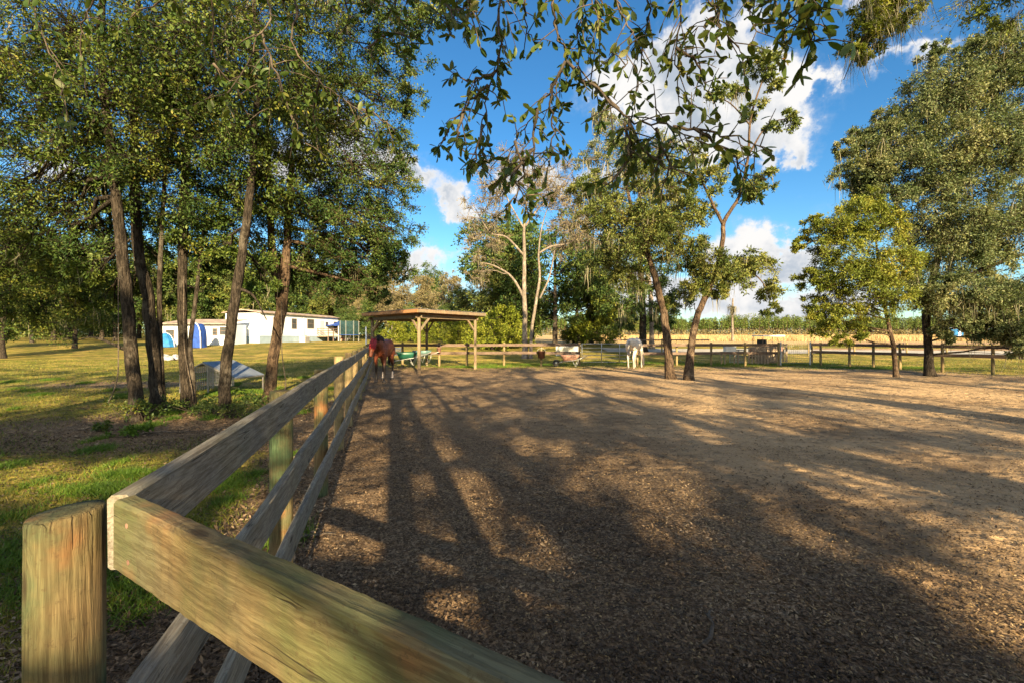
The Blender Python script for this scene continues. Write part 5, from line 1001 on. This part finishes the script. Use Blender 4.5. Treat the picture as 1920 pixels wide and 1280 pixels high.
def shade_trees():
    rng = np.random.default_rng(21); sd = np.array(SDIR); tanel = math.tan(SUN_EL); hd = nrm(sd[:2])
    tr = [((1.95, -4.3), .13), ((2.6, -4.5), .10), ((-5.5, -5.0), .2), ((7.0, -5.5), .2), ((-12.0, -3.5), .22), ((13.5, -6.0), .25), ((19, -3), .22)]
    cl = [[] for _ in tr]; N = 1500; got = 0; tries = 0
    while got < N and tries < 60000:
        tries += 1; Y = rng.uniform(1.3, 7) if rng.uniform() < .38 else rng.uniform(5, 26); X = rng.uniform(-1.2 * Y - 3, 1.2 * Y + 3)
        px, py = CX + F * X / Y, HY + F * CH / Y; keep = .86
        for a, b, rx, ry, w in LIT:
            ix, iy = (.13, .42) if Y < 6.5 else (.2, .5)
            r = ((px - a) / (rx + ix * F / Y)) ** 2 + ((py - b) / (ry + iy * (py - HY) / Y)) ** 2
            if r < 1.0: keep = min(keep, 1 - w)
        nn = math.sin(X * 1.9 + 1.7 * math.sin(Y * .9 + .4)) + math.sin(Y * 1.15 + 1.5 * math.sin(X * 1.3)) + .6 * math.sin(X * .7 + Y * .5)
        if nn > .35: keep *= .06
        if Y > 13: keep *= .8 - .3 * (Y > 19)
        if rng.uniform() > keep: continue
        pass
        lo = max((Y + 1.0) / abs(hd[1]), 3.3 / tanel); hi = 10.0 / tanel
        if lo > hi: continue
        t = rng.uniform(lo, hi); p = np.array([X + hd[0] * t, Y + hd[1] * t, t * tanel])
        tq = (p[1] - 2.4) / hd[1]; qx, qz = p[0] - hd[0] * tq, p[2] - tq * tanel
        if abs(qx) < 1.9 and 2.1 < qz < 3.7 and rng.uniform() < .75: continue  # clumps thinned so sun reaches the overhead twigs
        k = int(np.argmin([np.hypot(p[0] - q[0][0], p[1] - q[0][1]) + (0 if q[1] > .1 else 3.0) for q in tr])); cl[k].append(np.append(p, rng.uniform(.13, .25) if Y < 6.5 else rng.uniform(.2, .42))); got += 1
    DARK = [(1380, 1225, 420, 60, 60), (1150, 1200, 250, 60, 24), (1100, 1000, 60, 40, 8), (1560, 1100, 90, 30, 8), (1180, 800, 260, 24, 40), (950, 800, 150, 30, 18), (60, 1150, 120, 110, 26), (60, 815, 260, 26, 90), (330, 830, 160, 18, 50), (100, 1000, 120, 30, 20), (250, 725, 250, 10, 50), (1650, 820, 280, 14, 34), (1820, 910, 90, 26, 12), (100, 700, 240, 10, 30), (450, 690, 200, 10, 20)]  # extra leaf clumps added where deeper shade is wanted
    for a, b, rx, ry, n in DARK:
        got = 0
        while got < n:
            u, v = rng.uniform(-1, 1, 2)
            if u * u + v * v > 1: continue
            px, py = a + u * rx, b + v * ry; Y = CH * F / (py - HY); X = (px - CX) / F * Y; lo = max((Y + 1.0) / abs(hd[1]), 3.3 / tanel); hi = 10.5 / tanel; got += 1
            if lo > hi: continue
            t = rng.uniform(lo, hi); p = np.array([X + hd[0] * t, Y + hd[1] * t, t * tanel]); cl[int(np.argmin([np.hypot(p[0] - q[0][0], p[1] - q[0][1]) + (0 if q[1] > .13 else 3.0) for q in tr]))].append(np.append(p, rng.uniform(.14, .28) if Y < 6.5 else rng.uniform(.2, .42)))
    names = ['slender straight trunk just behind the photographer', 'thinnest trunk behind the photographer', 'unseen oak behind the photographer on the lawn side, crown shaped for shade', 'unseen oak behind the photographer on the paddock side, crown shaped for shade', 'unseen oak far behind on the lawn side, crown shaped for shade', 'large unseen oak far behind on the paddock side, crown shaped for shade', 'outermost unseen oak behind the paddock, crown shaped for shade']
    for (xy, r), pts, nm in zip(tr, cl, names):
        b0 = Vector((*xy, 0)); o3 = np.array(b0); root = empty('shade_tree', b0, 0, nm, 'tree'); lean = rng.uniform(-.4, .4, 2) * (r > .1)
        path = [(xy[0], xy[1], -.1, r * 1.3), (xy[0], xy[1], .5, r), (xy[0] + lean[0], xy[1] + lean[1], 4.5, r * .8), (xy[0] + lean[0] * 1.5, xy[1] + lean[1], 9.5, r * .35)]
        sp = smooth_path(path, 5); MB().tube([Vector(p[:3]) - b0 for p in sp], [p[3] for p in sp], 10).build('trunk', M['bark'], root, True)
        if not pts: continue
        psz = np.array(pts)[:, 3]; pts = np.array(pts)[:, :3]; sk = np.array(sp); P0 = []; P1 = []
        for p in pts: j = np.argmin(np.linalg.norm(sk[:, :3] - p, axis=1) + 3 * np.maximum(sk[:, 2] - p[2] + .6, 0)); P0.append(sk[j][:3]); P1.append(p)
        V, Fc, v, C, tip = crown(rng, pts, psz, 9, 9, .13, .15, None)
        link('crown', np_mesh('crown', V - o3, Fc, v), M['oak_leaf_dark'], root)
        sel = rng.choice(len(P0), max(1, len(P0) // 3), replace=False); a, f = prisms(np.array(P0)[sel], np.array(P1)[sel], np.full(len(sel), .028), np.full(len(sel), .01)); a2, f2_ = prisms(C, tip, np.full(len(C), .005), np.full(len(C), .002))
        link('branches', np_mesh('branches', np.concatenate([a, a2]) - o3, np.concatenate([f, f2_ + len(a)])), M['bark'], root)
shade_trees()

# ------------------------------------------------------------------ background trees: a few grown, then copied
def grow(kind, seed):
    rr = random.Random(seed); H = 10.0
    if kind == 'oak': bl = [((rr.uniform(-2.6, 2.6), rr.uniform(-2, 2), rr.uniform(3.6, 8.8)), (rr.uniform(1.4, 2.2),) * 2 + (rr.uniform(1.0, 1.6),), 22) for _ in range(11)]; lm, bk, ls, tr_ = M['olive_leaf'], M['bark'], .26, (9, 7)
    elif kind == 'dark': bl = [((rr.uniform(-2.6, 2.6), rr.uniform(-2, 2), rr.uniform(2.2, 9)), (rr.uniform(1.4, 2.2),) * 2 + (rr.uniform(1.2, 1.8),), 24) for _ in range(13)]; lm, bk, ls, tr_ = M['oak_leaf_dark'], M['bark'], .26, (9, 7)
    elif kind == 'brown': bl = [((rr.uniform(-2.3, 2.3), rr.uniform(-2, 2), rr.uniform(3, 9.2)), (rr.uniform(1.2, 2.0),) * 2 + (rr.uniform(1.2, 1.7),), 18) for _ in range(11)]; lm, bk, ls, tr_ = M['brown_leaf'], M['bark_pale'], .22, (10, 7)
    elif kind == 'lime': bl = [((rr.uniform(-1.8, 1.8), rr.uniform(-1.5, 1.5), rr.uniform(.8, 3.6)), (rr.uniform(.9, 1.4),) * 2 + (rr.uniform(.8, 1.2),), 20) for _ in range(8)]; lm, bk, ls, tr_ = M['lime_leaf'], M['bark'], .2, (9, 7); H = 3.0
    elif kind == 'pine': bl = [((rr.uniform(-.8, .8), rr.uniform(-.8, .8), z), (1.5 - .08 * (z - 6), 1.5 - .08 * (z - 6), .7), 14) for z in (6.2, 7.3, 8.4, 9.5, 10.4)]; lm, bk, ls, tr_ = M['pine_leaf'], M['bark_brown'], .26, (9, 6); H = 10.6
    o = tree('tree_' + kind, 'x', 'tree', [[(0, 0, 0, .2), (rr.uniform(-.2, .2), 0, 2.5, .17), (rr.uniform(-.5, .5), rr.uniform(-.4, .4), H * .6, .11), (rr.uniform(-.6, .6), 0, H * .9, .05)]], bl, ls, lm, bk, seed, tr_[0], tr_[1], twig_r=.018 if kind == 'brown' else .012, sides=8, flare=1.3, csize=.42,
             moss=(120, 1.2, .03) if kind == 'oak' else None)
    o.name = {'oak': 'olive_oak', 'dark': 'dark_oak', 'brown': 'leafless_tree', 'lime': 'leafy_bush', 'pine': 'pine_tree'}[kind]; return o
KIND = {'oak': ('tree', 'olive green oak'), 'dark': ('tree', 'dark evergreen oak'), 'brown': ('tree', 'brownish half bare tree'), 'lime': ('bush', 'lime green bush'), 'pine': ('tree', 'tall pine')}
protos = {}; used = {}
BG = [  # kind, px, depth, scale, where
 ('oak', 140, 41, .95, 'standing alone on the lawn left of the cluster'), ('dark', 5, 31, .95, 'at the extreme left edge of the lawn'), ('oak', -70, 38, 1.0, 'past the left edge on the lawn'), ('oak', 60, 52, 1.0, 'second from the left edge beyond the lawn'),
 ('dark', 215, 62, 1.15, 'left of the white outbuilding'), ('oak', 290, 66, 1.2, 'behind the left end of the outbuilding'), ('dark', 380, 64, 1.2, 'behind the blue pop up shelter'), ('oak', 455, 68, 1.25, 'behind the lit gable of the white home'), ('dark', 540, 82, 1.5, 'behind the middle of the white home'),
 ('oak', 610, 84, 1.35, 'behind the porch of the white home'), ('brown', 655, 78, 1.15, 'behind the trampoline, left one'), ('dark', 700, 74, .75, 'behind the thin white pole'), ('brown', 735, 70, .85, 'left of the shelter roof peak'), ('brown', 785, 72, 1.05, 'above the peak of the shelter roof'),
 ('dark', 812, 84, 1.35, 'poking up behind the brown trees over the shelter'), ('brown', 840, 68, 1.0, 'above the right half of the shelter roof'), ('oak', 880, 62, .78, 'just right of the shelter'), ('brown', 900, 66, 1.0, 'left of the bare twin trunk'), ('oak', 930, 48, 1.05, 'tall, just left of the bare twin trunk'),
 ('dark', 955, 50, 1.35, 'tall, right behind the bare twin trunk'), ('dark', 1040, 44, 1.3, 'tall and full, right of the bare twin trunk'), ('oak', 1085, 46, 1.1, 'between the bare twin trunk and the leaning oaks'), ('dark', 1120, 60, 1.0, 'low, left of the grey horse in the distance'), ('oak', 1000, 56, .9, 'filling the gap under the bare branches'),
 ('lime', 922, 40, .95, 'right of the shelter at the lawn edge'), ('lime', 958, 42, .85, 'just left of the bare twin trunk base'), ('lime', 1108, 47, 1.2, 'glowing beyond the pale slatted fence'), ('lime', 800, 56, .9, 'seen under the shelter roof'), ('lime', 745, 58, .8, 'seen under the left part of the shelter roof'), ('lime', 860, 50, .9, 'seen through the right bay of the shelter'),
 ('oak', 1180, 120, 1.0, 'far across the field left of the grey horse'), ('dark', 1145, 105, 1.0, 'far across the field beside the lime bush'), ('dark', 1235, 150, 1.25, 'far across the field right of the grey horse'),
 ('brown', 580, 100, 1.3, 'far behind the porch'), ('dark', 330, 90, 1.6, 'far behind the outbuilding'), ('dark', 130, 80, 1.5, 'far behind at the left'), ('oak', 15, 85, 1.5, 'far behind near the left edge'), ('dark', -90, 70, 1.4, 'farthest left beyond the lawn'), ('dark', 690, 110, 1.6, 'far behind the white pole'),
 ('oak', 100, 66, 1.5, 'large, behind the lone lawn oak'), ('oak', -20, 60, 1.5, 'large, past the extreme left lawn oak'), ('oak', 190, 72, 1.6, 'large, behind the leftmost cluster trunk'), ('dark', 260, 92, 1.9, 'tall, behind the slender cluster trunk'), ('oak', 330, 76, 1.6, 'tall, over the outbuilding roof'), ('oak', 420, 80, 1.7, 'tall, over the home gable'), ('oak', 500, 92, 1.9, 'tall, over the home roof'), ('brown', 560, 88, 1.7, 'tall, over the far half of the home'), ('oak', 640, 92, 1.6, 'tall, right of the home'), ('brown', 690, 84, 1.4, 'tall, left of the shelter'), ('oak', 60, 100, 2.0, 'farthest back at the left'), ('oak', 170, 108, 2.0, 'farthest back behind the cluster'), ('brown', 740, 96, 1.5, 'farthest back over the shelter'), ('oak', -60, 88, 1.9, 'beyond the left frame edge'), ('dark', 450, 110, 2.0, 'farthest back behind the home'),
 ('dark', 770, 64, .5, 'low and dark, seen beneath the shelter roof left side'), ('dark', 850, 63, .5, 'low and dark, seen beneath the shelter roof right side'), ('dark', 650, 66, .55, 'low and dark behind the trampoline'), ('lime', 1075, 50, .7, 'small, beside the glowing lime bush')]
for i, (k, px, d, s, where) in enumerate(BG):
    alt = i % 2 if k in ('oak', 'dark', 'brown') else 0
    if (k, alt) not in protos: protos[(k, alt)] = grow(k, 300 + len(protos) * 7); o = protos[(k, alt)]
    else: o = copy_tree(protos[(k, alt)])
    x, y = on(px, d); o.location = (x, y, tz(x, y) - .05); rr = random.Random(i * 3); o.rotation_euler = (0, 0, rr.uniform(0, 6.28)); o.scale = (s * rr.uniform(.9, 1.12), s * rr.uniform(.9, 1.12), s)
    o['label'] = KIND[k][1] + ' ' + where; o['category'] = KIND[k][0]
# far pine plantation: one mass across the field
def plantation():
    rng = np.random.default_rng(77); n = 1500; X = rng.uniform(-60, 420, n); Y = 262 + rng.uniform(0, 1, n) ** 1.5 * 60 - .02 * X; Z = terrain(X, Y); H = rng.uniform(7.6, 11.4, n) * (1 + .07 * np.sin(X * .05) + .06 * np.sin(X * .31) + .05 * np.sin(X * .13 + 2)); P = np.stack([X, Y, Z], 1); T_ = P + np.array([0, 0, 1.0]) * H[:, None]
    a, f = prisms(P, T_, np.full(n, .18), np.full(n, .06)); ba, bf = (a, f)
    k = 110; t = rng.uniform(.40, 1.0, (n, k)); rad = (1.9 * (1 - (np.abs(t - .62) / .5) ** 2).clip(.05, 1)); an = rng.uniform(0, math.tau, (n, k)); q = np.sqrt(rng.uniform(0, 1, (n, k)))
    Q = P[:, None] + np.stack([np.cos(an) * rad * q, np.sin(an) * rad * q, t * H[:, None]], -1); Q = Q.reshape(-1, 3); V, Fc = leaf_quads(Q, rng.normal(size=Q.shape) + np.array([0, 0, .3]), rng.uniform(.5, 1.1, len(Q)), .42, rng)
    v = np.clip(rng.beta(2, 2.5, len(Q)) + np.repeat(rng.uniform(-.25, .25, n), k), 0, 1); me = np_mesh('pine_plantation', np.concatenate([V, ba]), np.concatenate([Fc, bf + len(V)]), np.concatenate([v, np.zeros(len(bf))]))
    me.materials.append(M['pine_leaf']); me.materials.append(M['bark_brown']); mi = np.zeros(len(Fc) + len(bf), np.int32); mi[len(Fc):] = 1; me.polygons.foreach_set('material_index', mi)
    o = D.objects.new('pine_plantation', me); COL.objects.link(o); tag(o, 'distant even band of young pines across the tan field', 'pine plantation', kind='stuff')
    # scrub at its foot
    n = 30000; X = rng.uniform(-60, 420, n); Y = 256 + rng.uniform(0, 30, n); P = np.stack([X, Y, terrain(X, Y) + rng.uniform(0, 1, n) * (2.2 + .14 * (Y - 256))], 1); V, Fc = leaf_quads(P, rng.normal(size=P.shape), rng.uniform(.6, 1.5, n), .6, rng)
    o = link('scrub', np_mesh('scrub', V, Fc, rng.uniform(0, 1, n)), M['brown_leaf']); tag(o, 'brown scrub along the foot of the distant pines', 'scrub', kind='stuff')
plantation()
def blades(name, P, H, wd, mat, rng, label, cat, lean=.35):
    n = len(P); a = rng.uniform(0, math.tau, n); s = np.stack([np.cos(a), np.sin(a), 0 * a], 1) * (wd * .5)[:, None]; ln = rng.normal(size=(n, 3)) * lean; ln[:, 2] = 0
    m = P + np.array([0, 0, .6]) * H[:, None] + ln * (H * .35)[:, None]; t = P + np.array([0, 0, .95]) * H[:, None] + ln * H[:, None]
    V = np.stack([P - s, P + s, m + s * .7, t, m - s * .7], 1).reshape(-1, 3); b = np.arange(n)[:, None] * 5; V4 = np.stack([P - s, P + s, t + s * .15, t - s * .15], 1).reshape(-1, 3)
    Fc = np.arange(n * 4).reshape(n, 4); o = link(name, np_mesh(name, V4, Fc, rng.beta(2, 2, n)), mat); return tag(o, label, cat, kind='stuff')
rng = np.random.default_rng(9)
n = 26000; Y = 60 + rng.uniform(0, 1, n) ** 1.3 * 120; X = Y * rng.uniform(.15, 1.2, n); blades('dry_grass', np.stack([X, Y, terrain(X, Y)], 1), rng.uniform(.3, .9, n), rng.uniform(.04, .1, n), M['dry_grass'], rng, 'tall tan dry grass standing across the far field', 'dry grass')
# lawn
def lawn_pts(n, y0, y1, pw, rng, ok):
    Y = y0 * (y1 / y0) ** (rng.uniform(0, 1, n) ** pw); X = Y * rng.uniform(-1.3, 1.25, n); g, fd, lf, sd = zone_masks(X, Y); k = ok(X, Y, g, lf, rng.uniform(0, 1, n)); X, Y = X[k], Y[k]; return np.stack([X, Y, terrain(X, Y)], 1), Y
nz = lambda X, Y, s: .5 + .25 * (np.sin(X * s + 1.3 * np.sin(Y * s * .8)) + np.sin(Y * s * 1.3 + 2 + 1.1 * np.sin(X * s * .9)))
P, Y = lawn_pts(420000, 1.2, 30, .8, rng, lambda X, Y, g, l, u: (g > .15) & (u < np.clip(g, 0, 1) * (.35 + .65 * nz(X, Y, 2.2))))
blades('lawn_grass', P, rng.uniform(.018, .05, len(P)) * (1 + Y * .02), rng.uniform(.003, .006, len(P)) * (1 + Y * .13), M['grass'], rng, 'short patchy lawn grass left of the board fence', 'grass', .6)
spots = [(185, 920, .8, .22), (235, 890, .5, .15), (428, 912, .4, .22), (25, 1120, .5, .3), (15, 1060, .4, .3), (245, 1105, .3, .1), (520, 745, .8, .4), (450, 735, 1.2, .4), (1190, 680, 3, 1.2), (1000, 684, 3, .8), (1350, 684, 3, 1.2), (1500, 683, 2.5, 1.0), (900, 688, 2, .7), (1700, 690, 3, 1.2), (1600, 690, 2.5, 1.0)]
PP = []; HH = []; WW = []
for _ in range(90):
    y_ = rng.uniform(2.2, 17); x_ = fence_x(y_) - rng.uniform(.15, 1.1 * y_); q_ = (x_ / y_ * F + CX, HY + CH * F / y_); spots.append((q_[0], q_[1], .12 + rng.uniform(0, .25), .12 + rng.uniform(0, .2)))
for px, py, rx, ry in spots:
    c = gp(px, py); n = int((2600 if rx > 1.5 else 3400) * min(1, rx) ** 1.3); X = c.x + rng.normal(size=n) * rx * (.5 if rx > 1.5 else .3); Y = c.y + rng.normal(size=n) * ry * .5; k = (Y > .8) & ((X < fence_x(Y) - .03) | (Y > 18)); X, Y = X[k], Y[k]; PP.append(np.stack([X, Y, terrain(X, Y)], 1)); HH.append(rng.uniform(.02, .06, len(X)) * (1 + Y * .04)); WW.append(rng.uniform(.004, .008, len(X)) * (1 + Y * .06))
blades('green_grass', np.concatenate(PP), np.concatenate(HH), np.concatenate(WW), M['green_grass'], rng, 'fresh bright green grass tufts among the fallen leaves', 'grass', .7)
# fallen leaves
def litter(n, y0, y1, ok, name, label, szr):
    P, Y = lawn_pts(n, y0, y1, 1.0, rng, ok); k = len(P); P[:, 2] += rng.uniform(.003, .022, k); Dr = rng.normal(size=(k, 3)); Dr[:, 2] *= .28; L = rng.uniform(*szr, k) * (1 + .05 * Y); Dr = nrm(Dr); S = nrm(np.cross(Dr, rng.normal(size=(k, 3)) * .4 + np.array([0, 0, 1.0]))); N = np.cross(S, Dr); L = L[:, None]; w = L * rng.uniform(.28, .46, k)[:, None]
    cu = rng.uniform(.02, .22, k)[:, None]; V = np.stack([P, P + Dr * L * .5 + S * w * .5 + N * L * cu, P + Dr * L, P + Dr * L * .5 - S * w * .5 + N * L * cu * .5], 1).reshape(-1, 3)
    o = link(name, np_mesh(name, V, np.arange(k * 4).reshape(k, 4), np.clip(rng.beta(1.6, 2.2, k), 0, 1)), M['litter']); tag(o, label, 'fallen leaves', kind='stuff')
litter(330000, 1.1, 22, lambda X, Y, g, l, u: (X > fence_x(Y) - .1) & (u < (.16 + .75 * l) * (.35 + .95 * nz(X, Y, 2.3))) & (u < 1.25 - Y * .04), 'leaf_litter', 'brown fallen oak leaves covering the paddock dirt', (.012, .031))
litter(110000, 1.1, 16, lambda X, Y, g, l, u: (X < fence_x(Y)) & (u < (.22 + 1.1 * l + .3 * (g < .5)) * (.3 + 1.2 * nz(X + 3, Y, 1.6))), 'lawn_litter', 'brown fallen leaves scattered on the lawn by the fence', (.02, .045))
M['straw'] = m_leaf('straw', [(0, (.16, .10, .05)), (.5, (.34, .245, .13)), (1, (.52, .40, .23))], .1, .8, .1)
M['litter_keep'] = M['litter']; M['litter'] = M['straw']
litter(170000, 1.1, 22, lambda X, Y, g, l, u: (X > fence_x(Y)) & (u < 1.0 - .95 * l) & (u < .9 * nz(X, Y, 1.7) + .2), 'straw_litter', 'pale dry straw bits strewn over the sandy paddock', (.008, .022))
M['litter'] = M['litter_keep']
def woods():
    rng = np.random.default_rng(31); n = 130000; X = rng.uniform(-260, 8, n); Y = 120 + rng.uniform(0, 10, n); H = 8.5 + 2.2 * np.sin(X * .11) + 1.5 * np.sin(X * .37 + 1) + 1.2 * np.sin(X * .9); Z = terrain(X, Y) + H * rng.uniform(0, 1, n) ** .8
    V, Fc = leaf_quads(np.stack([X, Y, Z], 1), rng.normal(size=(n, 3)), rng.uniform(.4, .9, n), .4, rng); v = np.clip(rng.beta(2, 2.4, n) + .25 * np.sin(X * .45) * np.cos(Z * .8), 0, 1)
    o = link('far_woods', np_mesh('far_woods', V, Fc, v), M['olive_leaf']); tag(o, 'continuous olive woods closing the view behind the lawn', 'woods', kind='stuff')
woods()
# undergrowth at the tree feet
def shrub(label, px, py, r, h, n, mat, seed, ls=.05, cat='shrub'):
    c = gp(px, py); rg = np.random.default_rng(seed); o3 = np.array(c); root = empty('shrub', c, 0, label, cat); cp = o3 + np.stack([rg.normal(size=n) * r * .5, rg.normal(size=n) * r * .4, rg.uniform(.05, h, n)], 1)
    V, Fc, v, C, tip = crown(rg, cp, np.full(n, r * .3), 6, 8, ls, -.1, None, .5); link('leaves', np_mesh('leaves', V - o3, Fc, v), mat, root); b = np.repeat(o3[None], n, 0) + rg.normal(size=(n, 3)) * np.array([r * .2, r * .15, 0])
    a, f = prisms(b, cp, np.full(n, .006), np.full(n, .003)); link('stems', np_mesh('stems', a - o3, f), M['twig'], root)
shrub('leafy green undergrowth at the foot of the leftmost cluster oak', 262, 788, .45, .35, 26, M['big_leaf'], 1)
shrub('leafy undergrowth between the slender trunk and the middle oak', 325, 772, .45, .2, 14, M['oak_leaf'], 2)
shrub('bushy weeds left of the foot of the brownish leaning oak', 385, 780, .5, .26, 18, M['oak_leaf_dark'], 3)
shrub('bushy weeds right of the foot of the brownish leaning oak', 440, 782, .45, .3, 18, M['olive_leaf'], 4)
shrub('dark weeds at the foot of the forked oak', 490, 762, .5, .3, 20, M['oak_leaf_dark'], 5)
shrub('small bright green plant alone in the leaf litter', 243, 818, .22, .14, 12, M['green_grass'], 6)
shrub('small dark green plant left of the bright one in the litter', 195, 808, .2, .12, 9, M['big_leaf'], 7)
shrub('low russet brush right of the leaning oak in the litter', 560, 770, .5, .2, 14, M['brown_leaf'], 8)
# hanging vines and fallen sticks
for k, (pp, lb) in enumerate(((((222, 655), (221, 700), (214, 730), (203, 755)), 'thin vine hanging left of the leftmost cluster trunk'), (((528, 640), (532, 690), (536, 720), (527, 750)), 'thin vine hanging right of the forked oak'), (((345, 640), (352, 690), (360, 730), (362, 752)), 'pale vine looping down the middle oak'))):
    d = (8.2, 10.0, 9.1)[k]; mb = MB(); P = [W(x, y, d) for x, y in pp]; top = W(pp[0][0], pp[0][1] - 150, d + .2); sp = smooth_path([(*p, .01) for p in [top] + P], 4); mb.tube([Vector(q[:3]) - P[0] for q in sp], .009, 6, noise=.1); o = mb.build('vine', M['twig'], None, True); o.location = P[0]; tag(o, lb, 'vine')
rr = random.Random(4)
for k, (px, py, L, a, lb) in enumerate(((1885, 772, .7, .1, 'dark fallen branch on the sandy dirt at the right'), (1330, 1180, .35, 1.0, 'short stick in the leaf litter at bottom right'), (590, 1010, .3, .4, 'short stick beside the board fence foot'), (330, 812, .9, .15, 'long pale stick in the litter under the cluster'))):
    c = gp(px, py); mb = MB(); P = [Vector((L * (t - .5), rr.uniform(-.03, .03), .015 + rr.uniform(0, .02))) for t in (0, .25, .5, .75, 1)]; mb.tube(P, [.012, .011, .009, .007, .003], 6); mb.tube([P[2], P[2] + Vector((L * .15, L * .15, .03))], [.006, .002], 5); o = mb.build('stick', M['twig'], None, True); o.location = c; o.rotation_euler = (0, 0, a); tag(o, lb, 'stick')
# pale snag far beyond the field edge
tree('dead_snag', 'pale moss hung dead trunk standing alone beyond the fence', 'tree', [base_on(tk([(1374, 640, 62, .16), (1373, 600, 62, .14), (1374, 560, 62, .10)]))], [B(1374, 575, 62, .5, n=8)], .12, M['moss'], M['bark_pale'], 401, 6, 5, moss=(120, 1.2, .03))
